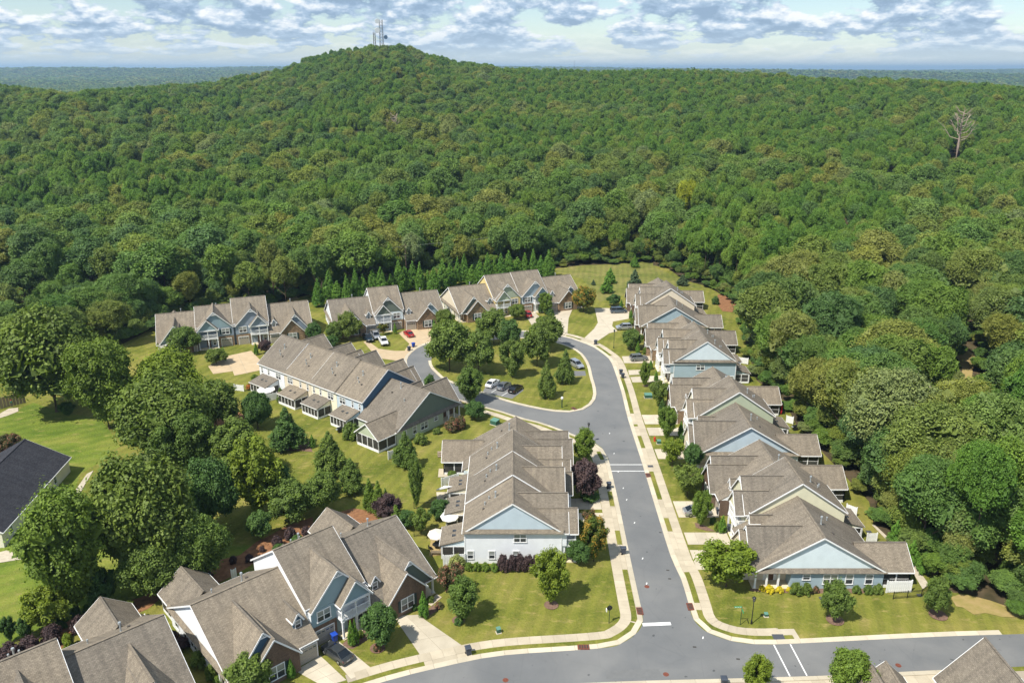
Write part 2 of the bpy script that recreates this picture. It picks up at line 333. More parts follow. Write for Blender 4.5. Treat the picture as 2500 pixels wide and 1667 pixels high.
def wear(m):
    t = m.node_tree; b = t.nodes['Principled BSDF']; lk = b.inputs['Base Color'].links[0].from_socket; tc = N(t, 'ShaderNodeTexCoord')
    big = N(t, 'ShaderNodeTexNoise', i_Scale=0.07, i_Detail=5.0, i_Distortion=1.5); t.links.new(tc.outputs['Object'], big.inputs['Vector'])
    g = ramp(t, [(0.36, (0.88, 0.89, 0.90)), (0.62, (1.07, 1.06, 1.04))], big.outputs['Fac'])
    v = N(t, 'ShaderNodeTexVoronoi', feature='DISTANCE_TO_EDGE', i_Scale=0.16); nz = N(t, 'ShaderNodeTexNoise', i_Scale=0.8, i_Detail=4.0); t.links.new(tc.outputs['Object'], nz.inputs['Vector'])
    t.links.new(mixc(t, 0.25, tc.outputs['Object'], nz.outputs['Color'], 'ADD'), v.inputs['Vector'])
    c = ramp(t, [(0.0, (0.72, 0.72, 0.72)), (0.010, (1, 1, 1))], v.outputs['Distance'])
    sp = N(t, 'ShaderNodeTexNoise', i_Scale=1.1, i_Detail=1.0); t.links.new(tc.outputs['Object'], sp.inputs['Vector']); s_ = ramp(t, [(0.235, (0.55, 0.55, 0.56)), (0.265, (1, 1, 1))], sp.outputs['Fac'])
    col = mixc(t, 1.0, lk, g.outputs[0], 'MULTIPLY'); col = mixc(t, 0.28, col, c.outputs[0], 'MULTIPLY'); t.links.new(mixc(t, 1.0, col, s_.outputs[0], 'MULTIPLY'), b.inputs['Base Color'])
wear(ASPH)
PAINT = mat('white_road_paint', (0.72, 0.72, 0.70), 0.7, 0.2, var=0.08, vscale=3)
def concmat(name, a, b_):
    m = mat(name, a, 0.9, 0.15, col2=b_, vscale=0.55, bump=0.1, bscale=18); t = m.node_tree
    b = t.nodes['Principled BSDF']; lk = b.inputs['Base Color'].links[0].from_socket
    oi = N(t, 'ShaderNodeObjectInfo'); g = ramp(t, [(0, (0.88, 0.87, 0.85)), (1, (1.07, 1.06, 1.04))], oi.outputs['Random'])
    t.links.new(mixc(t, 1.0, lk, g.outputs[0], 'MULTIPLY'), b.inputs['Base Color']); return m
CONC = concmat('warm_concrete', (0.50, 0.44, 0.335), (0.42, 0.365, 0.275))
CONC2 = concmat('drive_concrete', (0.53, 0.475, 0.375), (0.44, 0.39, 0.305))
CONC3 = concmat('tan_aggregate_drive', (0.50, 0.395, 0.26), (0.43, 0.33, 0.21))
JOINT = mat('concrete_joint', (0.33, 0.285, 0.22), 0.95, 0.1)
CURB = concmat('kerb_concrete', (0.55, 0.49, 0.38), (0.47, 0.42, 0.325))
REDIRON = mat('rusty_drain_iron', (0.16, 0.05, 0.03), 0.7, 0.3, var=0.3, vscale=6)

LAWN = [(-150,60),(150,60),(150,84),(69.35,90.04),(64.29,94.64),(60.75,95.40),(61.54,100.18),(60.12,104.17),(59.48,108.43),(58.80,112.97),(61.07,120.04),(59.14,151.39),(60.62,163.15),(58.13,175.88),(60.25,188.02),(62.25,198.14),(64.67,211.24),(69.16,229.39),(70.51,241.43),(66.87,260.35),(65.06,264.02),(60.20,270.09),(57.95,287.31),(52.37,293.50),(53.24,301.25),(39.50,294.75),(26.68,292.94),(15.91,287.63),(10,284),(-30,270),(-66,252),(-80,236),(-101,226),(-105,200),(-108,186),(-118,178),(-150,172)]
lawn = sheet('lawn', LAWN, 0.0, GRASS, kind='structure')
sheet('lush_lawn', [(-108.46,154.32),(-106.12,162.67),(-96.77,157.22),(-87.19,154.32),(-76.81,141.14),(-77.54,134.58),(-78.85,129.77),(-73.82,115.63),(-68.75,109.38),(-54.80,114.33),(-43.87,106.88),(-39.71,106.88),(-44.52,96.43),(-51.63,92.66),(-59.68,88.89),(-63.02,86.87),(-65.48,83.67),(-77.86,91.46),(-104.56,134.13)], 0.006, GRASS2, kind='structure')
sheet('meadow', [(14.91,284.19),(24.09,292.04),(41.62,294.75),(53.90,297.50),(52.76,290.82),(60.04,269.32),(65.41,258.91),(58.20,260.35),(46.66,258.91),(38.03,256.08),(38.17,254.24),(33.64,247.48),(27.84,243.58),(24.91,271.94)], 0.006, MEADOW, kind='structure')
def v2(l): return [Vector(p) for p in l]
EDGE_R = smooth_line([(-3,212.8),(3.5,213.1),(9,211.6),(14,208.5),(16.4,206.6),(19.1,203.3),(21.5,200.1),(23.4,195.2),(24.7,191),(25.1,185.4),(25.1,172),(24.9,164.8),(24.5,153.4),(24.4,134),(24.2,118),(24.1,104),(24.53,98.55),(24.44,92.66),(24.34,90.04),(24.69,88.21),(25.67,86.65),(27.54,85.35),(29.51,84.61),(32.3,84.3),(37.1,84.5),(54.3,85.7),(67.1,86.3),(110,88)], 5)
EDGE_L = smooth_line([(-24.5,181),(-21.5,174.8),(-17.5,169.5),(-10.8,163.7),(-2.4,158.1),(1.9,154.7),(6.6,151.8),(12.7,146.2),(16,142.9),(17.5,140.4),(18.0,137.6),(18.3,133.9),(18.2,120),(17.9,104),(17.75,92.42),(17.72,90.04),(17.44,88.43),(16.79,87.09),(15.72,85.78),(14.42,84.71),(12.87,83.87),(9,83.3),(0.5,82.5),(-3.9,81.7),(-8.1,80.4),(-12.5,78.9),(-16.6,77.2),(-24,73.5),(-36,66)], 5)
EDGE_S = smooth_line([(-30,61),(-10,75.2),(7.4,77.4),(28,78.3),(39.5,78.8),(54.7,79.8),(110,83)], 5)
EDGE_T = smooth_line([(-24.5,181),(-26.4,187.5),(-26.7,192),(-26,196),(-24.5,200),(-21.7,203.7),(-17,207.5),(-10,210.8),(-3,212.8)], 5)
ISLAND = smooth_line([(-20.5,189.4),(-19.5,184.6),(-17.4,180),(-15,176),(-6.8,168.8),(-2.6,165.2),(1.4,162.3),(5.7,159.9),(9.3,158.4),(11.9,158),(14.2,158.6),(16,160.4),(17.5,163.2),(18.4,166.8),(18.7,172),(18.6,178),(18.7,184.6),(18.3,190.2),(17.3,195.2),(15.5,198.9),(13.1,202),(9,205),(4.7,206.8),(-1,206.4),(-8,204.8),(-14,201.8),(-18,198.5),(-20,194)], 4, closed=True)
road_pts = EDGE_R + [Vector((110, 83))] + list(reversed(EDGE_S)) + list(reversed(EDGE_L)) + EDGE_T[1:-1]
road = sheet('road', road_pts, 0.02, ASPH, kind='structure')
isl = sheet('island', ISLAND, 0.03, GRASS, thick=0.08, kind='structure')
def ribbon(name, line, d0, d1, z0, z1, m, parent=None, closed=False):
    a, b = offset(line, d0, closed), offset(line, d1, closed); mb = MB(); L = len(line)
    for i in range(L if closed else L - 1):
        j = (i + 1) % L
        mb.face([(*a[i], z0), (*a[j], z0), (*b[j], z1), (*b[i], z1)])
    return mb.build(name, m, parent)
def pieces(name, line, d0, d1, z0, z1, step, gap, m, parent, closed=False, skip=None, zin=None):
    """one block per step along a line, a joint left open between blocks"""
    L = line + [line[0]] if closed else line; pts = arc_pts(L, step)
    n = 0; norms = [o_ - p_ for o_, p_ in zip(offset(pts, 1.0), pts)]; nb = norms[0]
    for k, (a, b) in enumerate(zip(pts, pts[1:])):
        if skip and skip((a + b) / 2): continue
        nb = norms[k + 1]; na = norms[k]
        mb = MB(); zi = z1 if zin is None else zin; q = []
        for d in (d0, d1):
            p, r_ = a + na * d, b + nb * d; t = (r_ - p).normalized() * gap / 2; q += [p + t, r_ - t] if d == d0 else [r_ - t, p + t]
        zs = [zi, zi, z1, z1]
        i = 0; mb.v = [(*p, z0) for p in q] + [(*p, z) for p, z in zip(q, zs)]
        mb.f = [(3, 2, 1, 0), (4, 5, 6, 7), (0, 1, 5, 4), (1, 2, 6, 5), (2, 3, 7, 6), (3, 0, 4, 7)]; mb.mi = [0] * 6
        mb.build(name, m, parent); n += 1
    return n
def vis(p): return not (60 < p.y < 330 and abs(p.x) < 0.66 * p.y + 6) or (p.y < 76)
# kerbs: gutter pan rising to the back of kerb, cast in 3 m lengths
for ln, nm, sgn, cl in ((EDGE_R, 'kerb', 1, False), (EDGE_L, 'kerb', 1, False), (EDGE_T, 'kerb', 1, False), (EDGE_S, 'kerb', -1, False)):
    k = empty('kerb'); tag(k, kind='structure')
    if ln is EDGE_L or ln is EDGE_S: pieces('kerb_stone', ln, 0.0, (-0.75 if ln is EDGE_L else -0.75), 0.0, 0.13, 3.0, 0.03, CURB, k, zin=0.03, skip=vis)
    else: pieces('kerb_stone', ln, 0.0, 0.75, 0.0, 0.13, 3.0, 0.03, CURB, k, zin=0.03, skip=vis)
ki = tag(empty('kerb'), kind='structure'); pieces('kerb_stone', ISLAND, -0.72, 0.02, 0.0, 0.12, 3.0, 0.03, CURB, ki, closed=True)
# pavement beds, slabs and the grass strips between pavement and kerb
PR = [p for p in EDGE_R if not (p.x > 36 and p.y < 95)]; PR = [p for p in PR if p.x > 12]
ribbon('pavement_bed', PR, 0.75, 3.05, 0.03, 0.03, JOINT)['kind'] = 'structure'
pav = tag(empty('pavement'), kind='structure')
pieces('paving_slab', PR, 1.62, 3.03, 0.02, 0.065, 1.55, 0.03, CONC, pav)
pieces('paving_slab', PR, 0.77, 1.60, 0.02, 0.062, 3.1, 0.03, CONC, pav)
PL = [p for p in EDGE_L if p.x > -20]
ribbon('pavement_bed', PL, -0.75, -3.05, 0.03, 0.03, JOINT)['kind'] = 'structure'
pav2 = tag(empty('pavement'), kind='structure')
pieces('paving_slab', PL, -1.55, -3.03, 0.02, 0.065, 1.55, 0.03, CONC, pav2, skip=vis)
pieces('paving_slab', PL, -0.77, -1.53, 0.02, 0.062, 3.1, 0.03, CONC, pav2, skip=vis)
PS = [p for p in EDGE_S if p.x > -12 and p.x < 80]
ribbon('pavement_bed', PS, -0.75, -3.4, 0.03, 0.03, JOINT)['kind'] = 'structure'
pav3 = tag(empty('pavement'), kind='structure'); pieces('paving_slab', PS, -0.78, -3.3, 0.02, 0.064, 1.6, 0.03, CONC, pav3, skip=lambda p: abs(p.x) > 0.66 * p.y)
def verge(line, s, y0, y1, axis='y', d0=0.80, d1=1.58):
    seg = [p for p in line if y0 <= (p.y if axis == 'y' else p.x) <= y1]
    if len(seg) > 1: sheet_r = ribbon('verge', seg, s * d0, s * d1, 0.075, 0.075, GRASS); sheet_r['kind'] = 'structure'
def dense(line): return arc_pts(line, 0.5)
DR, DL, DS = dense(EDGE_R), dense(EDGE_L), dense(EDGE_S)
DRm = [p for p in DR if p.y < 165 and p.x < 37]; DRt = [p for p in DR if p.y >= 165]
for y0, y1 in ((156.2, 178.5), (150, 151.6), (140, 145.7), (120.2, 130.8), (110.3, 114.8), (92.2, 100.1), (83.5, 91.4)): verge(DRm if y1 < 165 else [p for p in DR if p.x > 24], 1, y0, y1)
verge(DRt, 1, 192.5, 200.5); verge([p for p in DRt if p.y > 200], 1, 14.2, 18.2, 'x')
DLm = [p for p in DL if p.y > 88 and p.x > 14]; DLt = [p for p in DL if p.y > 141]; DLb = [p for p in DL if p.y < 95]
for y0, y1 in ((135.2, 139), (118.2, 123.7), (106.6, 111.2), (88, 100.5)): verge(DLm, -1, y0, y1)
verge(DLt, -1, -12, 15.5, 'x')
verge([p for p in DLb if p.y < 87.99], -1, -5.0, 19, 'x'); verge([p for p in DL if p.x < -5 and p.y < 95], -1, -19.5, -10.3, 'x')
for x0, x1 in ((39, 42.5), (51.5, 55.5), (20, 24)): verge(DS, -1, x0, x1, 'x', 1.0, 1.9)

def slabs(name, q, n, m, z=0.045, mt=None, gap=0.04):
    """a quad drive a-b-c-d cast as n x m concrete slabs"""
    a, b, c, d = [Vector(p) for p in q]; root = tag(empty(name), kind='structure')
    sheet('joint_bed', q, z - 0.02, JOINT, root)
    for i in range(n):
        for j in range(m):
            def P(s, t): return a * (1 - s) * (1 - t) + b * s * (1 - t) + c * s * t + d * (1 - s) * t
            g1 = gap / max((b - a).length, 1); g2 = gap / max((d - a).length, 1)
            s0, s1, t0, t1 = i / n + g1 / 2, (i + 1) / n - g1 / 2, j / m + g2 / 2, (j + 1) / m - g2 / 2
            mb = MB(); mb.prism([(*P(s0, t0), z - 0.03), (*P(s1, t0), z - 0.03), (*P(s1, t1), z - 0.03), (*P(s0, t1), z - 0.03)], (0, 0, 0.03)); mb.build('paving_slab', mt or CONC2, root)
DRIVES = [([(-16.06,89.92),(-12.76,90.16),(-6.43,84.12),(-11.57,82.27)], 2, 3), ([(-24.44,83.98),(-22.33,84.82),(-17.06,79.71),(-19.54,78.15)], 1, 3), ([(-26.67,79.57),(-24.19,82.23),(-20.04,77.97),(-22.50,76.86)], 2, 3),
 ([(8.8,117.4),(15.1,117.4),(15.1,121),(8.8,121)], 3, 2), ([(8.8,112.3),(15.1,112.3),(15.1,116.3),(8.8,116.3)], 3, 2),
 ([(27.7,151.3),(34.6,151.3),(34.6,156),(27.7,156)], 3, 2), ([(27.7,145.8),(34.6,145.8),(34.6,149.6),(27.7,149.6)], 3, 1), ([(27.7,135.7),(34.3,135.7),(34.3,139.8),(27.7,139.8)], 3, 1),
 ([(27.5,114.9),(34.2,114.9),(34.2,120.1),(27.5,120.1)], 3, 2), ([(27.4,107),(34.2,107),(34.2,110.4),(27.4,110.4)], 4, 1), ([(27.3,100.4),(34.2,100.4),(34.2,105.5),(27.3,105.5)], 4, 2),
 ([(28.25,192.54),(36.43,193.38),(35.46,187.62),(28.17,187.62)], 3, 1), ([(28.47,182.68),(32.20,182.91),(31.70,179.67),(28.28,179.37)], 2, 1), ([(28.37,178.04),(36.73,179.15),(36.01,175.16),(28.41,174.60)], 2, 1)]
for q, n, m in DRIVES: slabs('driveway', q, n, m)
POLYD = [[(12.78,236.58),(18.90,236.58),(16.78,225.63),(15.35,209.95),(13.49,209.95),(12.19,221.25)],
 [(25.51,236.10),(29.99,236.10),(35.70,232.51),(34.50,225.08),(29.55,222.33),(28.78,218.06),(29.74,213.43),(27.15,211.42),(23.54,205.15),(21.66,201.44),(19.95,207.52),(23.33,215.46),(25.03,221.25)],
 [(3.40,232.28),(6.64,232.75),(8.90,224.52),(8.58,220.18),(5.87,217.85)],
 [(-31.89,211.92),(-30.15,214.24),(-23.37,215.98),(-20.98,209.95),(-21.64,204.40),(-24.40,200.54),(-25.98,196.29),(-26.76,192.03),(-28.63,191.03),(-28.07,197.86),(-27.59,202.36)],
 [(-40.26,204.12),(-39.18,204.87),(-35.28,198.49),(-30.91,196.73),(-27.57,196.90),(-25.52,202.09),(-24.08,206.95),(-26.84,192.20),(-28.12,188.90),(-33.52,190.95),(-38.23,193.46),(-36.21,195.17)],
 [(-75.50,185.23),(-73.69,192.53),(-71.66,194.22),(-68.41,196.81),(-63.92,189.79),(-61.57,182.67),(-66.90,178.92),(-68.30,181.91),(-72.41,180.03)],
 [(33.00,87.14),(37.24,87.27),(37.39,85.35),(32.37,85.03)]]
for k, q in enumerate(POLYD):
    sheet('driveway', q, 0.042 + 0.002 * k, CONC3 if k in (3, 4, 5) else CONC2, kind='structure')
def saw(a, b, w=0.07, z=0.062):
    mb = MB(); a, b = Vector(a), Vector(b); t = (b - a).normalized(); n = Vector((-t.y, t.x)) * w / 2
    mb.face([(*(a - n), z), (*(b - n), z), (*(b + n), z), (*(a + n), z)]); o = mb.build('control_joint', JOINT); o['kind'] = 'structure'
for a, b in (((-73.46,191.86),(-68.43,181.91)), ((-70.71,193.54),(-64.16,180.03)), ((-72.54,180.40),(-63.97,189.79)), ((13.49,221.25),(16.35,221.25)), ((12.91,229.03),(17.61,229.03)), ((25.82,229.03),(27.91,213.93)), ((23.33,215.46),(28.97,220.18)), ((20.10,207.52),(27.15,211.42)), ((-30.11,213.93),(-24.34,201.44)), ((-26.81,215.46),(-22.31,205.15)), ((-27.44,202.36),(-21.23,209.95)), ((-36.79,191.78),(-30.87,196.47)), ((-38.99,197.78),(-32.50,191.78))): saw(a, b)
# parking bays cut into the island
for q in ([(-6.75,168.23),(-5.65,174.59),(-2.76,174.80),(2.59,171.12),(2.64,169.43),(0.00,164.53)], [(14.60,181.91),(17.88,181.91),(17.81,178.70),(14.62,178.40)]):
    sheet('parking_bay', q, 0.116, ASPH, kind='structure')
def line(name, a, b, w, z, m, parent=None):
    mb = MB(); a, b = Vector(a), Vector(b); t = (b - a).normalized(); n = Vector((-t.y, t.x)) * w / 2
    mb.face([(*(a - n), z), (*(b - n), z), (*(b + n), z), (*(a + n), z)]); return mb.build(name, m, parent)
for a, b in (((-4.71,168.23),(-2.97,171.12)), ((-2.39,166.13),(-0.51,169.09))): line('bay_line', a, b, 0.12, 0.121, PAINT, road)
line('stop_line', (17.40,88.14), (21.18,88.37), 0.62, 0.026, PAINT, road)
for a, b in (((15.58,110.73),(20.72,110.47)), ((15.54,109.18),(20.83,108.93)), ((33.65,84.25),(33.87,78.62)), ((35.80,84.33),(35.97,78.72))): line('crossing_line', a, b, 0.17, 0.026, PAINT, road)
sheet('road_patch', [(11.49,79.57),(18.06,79.86),(18.35,78.43),(11.46,78.15)], 0.024, mat('tar_patch', (0.150, 0.152, 0.150), 0.9, 0.2, var=.06, vscale=1.5), road)
for c_ in ((19.79,146.89),(19.62,137.97),(19.63,124.61),(19.68,120.61),(19.96,113.28),(19.73,103.27),(19.51,130.66),(24.84,85.57),(19.35,97.09)): line('paint_mark', (c_[0] - .08, c_[1] - .22), (c_[0] + .1, c_[1] + .22), 0.14, 0.027, PAINT, road)
for c_ in ((22.88,98.23),(23.67,110.43),(28.35,81.63),(23.37,83.83),(22.99,100.32),(25.88,116.28)): line('tar_spot', (c_[0] - .22, c_[1]), (c_[0] + .22, c_[1] - .05), 0.26, 0.027, DARK, road)
# the crossing far up the main street
for o in [o for o in road.children if o.name.startswith('crossing_line')][:2]: bpy.data.objects.remove(o)
for y in (133.4, 130.9): line('crossing_line', (18.25, y), (24.35, y), 0.2, 0.026, PAINT, road)
# beds
BEDS = [(STRAW, [(-56.99,91.93),(-54.06,92.90),(-52.17,93.89),(-50.47,95.40),(-49.95,98.01),(-47.98,101.30),(-45.06,102.43),(-41.44,104.17),(-39.99,107.80),(-39.02,108.78),(-36.46,112.35),(-32.95,115.06),(-31.63,111.03),(-31.61,107.22),(-35.47,104.21),(-38.67,101.90),(-40.59,99.12),(-42.70,96.78),(-43.44,95.66),(-48.68,94.90),(-49.87,91.46),(-52.11,89.35),(-55.98,90.51)]),
 (STRAW, [(-29.18,116.46),(-26.66,117.89),(-22.67,116.46),(-21.86,113.69),(-25.08,112.35),(-27.97,115.06)]), (STRAW, [(-64.33,80.64),(-61.67,82.03),(-60.39,87.98),(-57.74,90.98),(-56.17,90.27),(-57.45,85.78),(-57.52,83.46),(-60.64,80.25),(-62.91,78.34)]),
 (MULCH, [(-22.16,83.98),(-19.82,87.31),(-17.72,87.09),(-18.71,85.14),(-20.33,83.42)]), (MULCH, [(-12.75,90.04),(-10.83,92.18),(-9.43,91.93),(-11.89,89.12)]),
 (MULCH, [(33.89,95.97),(40.12,95.59),(43.86,95.84),(48.56,96.88),(52.84,95.33),(49.31,94.82),(39.87,94.82),(33.71,95.33)]), (MULCH, [(-7.21,100.32),(3.82,100.32),(4.00,100.88),(-7.25,100.88)]),
 (MULCH, [(29.76,113.22),(30.73,113.05),(32.53,110.73),(31.12,110.83),(29.65,111.88)]), (MULCH, [(32.57,110.90),(34.27,110.57),(34.08,109.80),(32.49,109.83)]), (STRAW, [(67.45,251.92),(71.85,250.57),(71.20,242.70),(66.91,231.71),(64.15,232.88),(64.53,241.43)]),
 (MULCH, [(-45.91,141.92),(-40.45,143.91),(-38.51,138.54),(-40.35,139.01),(-43.59,139.01)]), (STRAW, [(-66.01,157.81),(-62.00,160.21),(-56.84,155.47),(-57.02,148.81),(-62.37,150.97)]),
 (DIRT, [(118.79,201.81),(120.11,193.88),(113.48,183.36),(109.16,175.94),(106.63,170.37),(106.07,167.04),(99.28,154.81),(91.38,149.26),(92.65,157.13),(98.73,165.10),(103.18,169.70),(107.01,177.38),(111.01,183.36),(114.46,193.03)]),
 (GRAVEL, [(58.39,112.64),(58.84,112.64),(59.52,108.11),(60.14,102.43),(59.81,96.69),(58.41,95.79),(58.91,100.18),(58.85,107.80)]), (SAND, [(61.39,93.89),(63.19,94.64),(64.80,94.14),(66.59,93.15),(68.69,91.46),(69.75,89.46),(66.13,89.69),(64.33,90.51),(62.62,90.16),(61.93,91.69),(61.14,91.93)]),
 (GRAVEL, [(-109.86,156.63),(-109.54,159.30),(-107.73,159.72),(-106.60,157.81),(-107.43,155.76),(-108.46,154.32)]), (GRAVEL, [(-79.15,104.47),(-77.65,105.36),(-73.54,103.59),(-73.62,103.15),(-77.55,101.86)]), (GRAVEL, [(-76.28,121.75),(-77.63,129.77),(-77.05,131.05),(-75.95,125.65),(-74.73,120.62)]),
 (CONC, [(-11.62,92.42),(-10.59,94.64),(-9.82,93.89),(-11.12,91.93)]), (DIRT, [(-12.84,110.06),(-11.03,110.70),(-9.99,104.21),(-12.59,103.86)]), (CONC, [(-13.54,131.74),(-12.13,131.74),(-9.67,128.75),(-13.40,128.50)]), (CONC, [(-13.22,123.12),(-10.10,123.12),(-9.48,119.71),(-12.62,118.61)]),
 (DIRT, [(-73.78,251.63),(-71.21,252.99),(-68.08,244.99),(-71.30,243.70)])]
for k, (m, q) in enumerate(BEDS): sheet('path' if m in (CONC, GRAVEL) else 'planting_bed', q, 0.012 + 0.0035 * k, m, kind='structure')
def disc(name, c, r, z, m, n=20): return sheet(name, [(c[0] + r * math.cos(a * 2 * math.pi / n), c[1] + r * math.sin(a * 2 * math.pi / n)) for a in range(n)], z, m, kind='structure')
for c, r in (((43.34,89.00), 1.15), ((57.69,90.04), 1.2), ((5.42,92.18), 1.0), ((-7.16,89.00), 0.9), ((-17.15,83.56), 1.0), ((7.79,165.49), 0.8), ((0.14,177.45), 0.8), ((31.08,172.36), 0.7)): disc('mulch_ring', c, r, 0.09 if 155 < c[1] < 205 else 0.095, MULCH)
for c in ((-0.78,77.97),(18.82,78.94),(19.28,96.36),(47.93,80.48)):
    o = disc('manhole_cover', c, 0.36, 0.03, REDIRON); del o['kind']
    tag(o, {0: 'rusty round manhole cover in the cross street below the left corner lawn', 1: 'rusty manhole cover in the road mouth in front of the white stop line', 2: 'small manhole cover in the main street above the stop line', 3: 'rusty manhole cover in the cross street near the right bottom roof'}[[(-0.78,77.97),(18.82,78.94),(19.28,96.36),(47.93,80.48)].index(c)], 'manhole cover', 'manhole covers in the road')
INL = [((17.41,90.86), 0, 'rust red drain inlet in the left kerb above the stop line'), ((24.51,91.79), 0, 'rust red drain inlet in the right kerb beside the corner lawn'), ((9.13,83.71), 90, 'rust red drain inlet in the curved kerb below the big front lawn'), ((13.47,159.15), 30, 'rust red drain inlet in the island kerb'), ((24.78,129.17), 0, 'rust red drain inlet in the right kerb below the far crossing')]
for c, a, lab in INL:
    o = empty('drain_inlet', (c[0], c[1], 0.0), R(a), lab, 'drain', 'drain inlets along the kerbs')
    mb = MB(); mb.box(-0.42, 0.42, -0.75, 0.75, 0.0, 0.145); mb.build('frame', REDIRON, o)
    for k in range(4): mb = MB(); mb.box(-0.3, 0.3, -0.6 + k * 0.32, -0.42 + k * 0.32, 0.145, 0.165); mb.build('grate_bar', DARK, o)
for c, r in (((43.27,93.69), 0.35), ((57.26,94.34), 0.35), ((57.01,110.57), 0.4), ((34.69,85.57), 0.75), ((25.76,132.69), 0.5)):
    mb = MB(); mb.box(-r, r, -r * 0.8, r * 0.8, 0, 0.012); o = mb.build('access_panel', mat('dark_grate', (0.07, 0.075, 0.085), 0.7), None, loc=(c[0], c[1], 0.075))
    tag(o, 'dark drain grate flush in the ground near %s' % {0: 'the blue end house', 1: 'the black fence', 2: 'the gravel path behind the right row', 3: 'the crossing ramp on the corner', 4: 'the far crossing'}[[(43.27,93.69),(57.26,94.34),(57.01,110.57),(34.69,85.57),(25.76,132.69)].index(c)], 'drain grate', 'flush drain grates')
# ------------------------------------------------------------------ house kit (everything in metres, u along the front, v to the back)
def zat(v, v0, v1, ze, zr, vr): return ze + (zr - ze) * ((v - v0) / (vr - v0) if v < vr else (v1 - v) / (v1 - vr))
def gable(b, a0, a1, c0, c1, ze, zr, cr=None, axis='u', oh=0.35, rake=0.28, rakes=(1, 1), wall=None, gab=(None, None), z0=0.0, th=0.16, roof=None, walls=True, trim=True, cut=None):
    """gable block: ridge along a (u or v), slopes across c.  Walls, roof slopes, fascias and rake boards."""
    cr = (c0 + c1) / 2 if cr is None else cr; roof = roof or ROOF
    P = (lambda a, c, z: (a, c, z)) if axis == 'u' else (lambda a, c, z: (c, a, z))
    s0 = (zr - ze) / (cr - c0); s1 = (zr - ze) / (c1 - cr)
    r0 = a0 - rake * rakes[0]; r1 = a1 + rake * rakes[1]; e0, e1 = ze - s0 * oh, ze - s1 * oh
    if walls:
        mb = MB(); poly = [P(a0 + .01, c0, z0), P(a0 + .01, c1, z0), P(a0 + .01, c1, ze - .02), P(a0 + .01, cr, zr - .03), P(a0 + .01, c0, ze - .02)]
        mb.prism(poly, Vector(P(a1 - .01, 0, 0)) - Vector(P(a0 + .01, 0, 0))); mb.build('wall', wall or COLS['white'], b)
    for k, (a, sg) in enumerate(((a0, -1), (a1, 1))):
        if gab[k] is not None:
            mb = MB(); mb.prism([P(a - sg * .02, c0 + .02, ze), P(a - sg * .02, c1 - .02, ze), P(a - sg * .02, cr, zr - .05)], Vector(P(sg * .06, 0, 0)) - Vector(P(0, 0, 0))); mb.build('gable_panel', gab[k], b)
    mb = MB(); t = Vector((0, 0, th))
    mb.prism([P(r0, c0 - oh, e0), P(r1, c0 - oh, e0), P(r1, cr, zr), P(r0, cr, zr)], t)
    o1 = mb.build('roof', roof, b)
    mb = MB(); mb.prism([P(r0, c1 + oh, e1), P(r1, c1 + oh, e1), P(r1, cr, zr), P(r0, cr, zr)], t); mb.build('roof', roof, b)
    mb = MB(); mb.bar(P(r0, cr, zr + th + .01), P(r1, cr, zr + th + .01), .28, .06); mb.build('ridge_cap', roof, b)
    if trim:
        mb = MB()
        for c, e, sg in ((c0 - oh - .03, e0, -1), (c1 + oh + .03, e1, 1)): mb.bar(P(r0, c, e + .04), P(r1, c, e + .04), .11, .16)
        for k, a in ((0, r0 - .03), (1, r1 + .03)):
            if rakes[k]:
                mb.bar(P(a, c0 - oh, e0 + .03), P(a, cr, zr + .03), .06, .19); mb.bar(P(a, c1 + oh, e1 + .03), P(a, cr, zr + .03), .06, .19)
        mb.build('trim', WHITE, b)
def shed(b, u0, u1, v0, v1, z0, z1, oh=.2, roof=None, axis='v'):
    """single slope from z0 at v0 up to z1 at v1"""
    mb = MB()
    if axis == 'v': mb.prism([(u0, v0, z0), (u1, v0, z0), (u1, v1, z1), (u0, v1, z1)], (0, 0, .13))
    else: mb.prism([(u0, v0, z0), (u1, v0, z1), (u1, v1, z1), (u0, v1, z0)], (0, 0, .13))
    mb.build('roof', roof or ROOF, b)
    if axis == 'v': mb = MB(); mb.bar((u0, v0, z0 + .04), (u1, v0, z0 + .04), .1, .14); mb.build('trim', WHITE, b)
WM = {}
def window(b, x, y, z, w, h, rz=0, n=1, shut=False):
    """double-hung window facing local -y turned by rz degrees; z is the sill"""
    k = (round(w, 2), round(h, 2), n)
    if k not in WM:
        f = MB(); t = .11
        f.box(-w / 2 - t, w / 2 + t, -.07, .0, h, h + t); f.box(-w / 2 - t - .04, w / 2 + t + .04, -.1, .0, -t, 0)
        f.box(-w / 2 - t, -w / 2, -.07, 0, 0, h); f.box(w / 2, w / 2 + t, -.07, 0, 0, h)
        for i in range(1, n): c = -w / 2 + w * i / n; f.box(c - .06, c + .06, -.068, 0, 0, h)
        for i in range(n):
            a = -w / 2 + w * i / n + (.06 if i else 0); e = -w / 2 + w * (i + 1) / n - (.06 if i < n - 1 else 0); f.box(a, e, -.05, 0, h / 2 - .035, h / 2 + .035)
        p = MB(); pw = w / n - .1; p.box(-pw / 2, pw / 2, -.03, -.012, .02, h - .02)
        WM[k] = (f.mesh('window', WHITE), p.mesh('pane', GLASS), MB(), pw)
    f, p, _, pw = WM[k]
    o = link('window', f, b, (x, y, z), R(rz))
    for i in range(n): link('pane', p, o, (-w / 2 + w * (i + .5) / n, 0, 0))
    if shut:
        if ('sh', h) not in WM: q = MB(); q.box(-.2, .2, -.06, -.005, 0, h); WM[('sh', h)] = q.mesh('shutter', SHUT)
        for s in (-1, 1): link('shutter', WM[('sh', h)], o, (s * (w / 2 + .34), 0, 0))
    return o
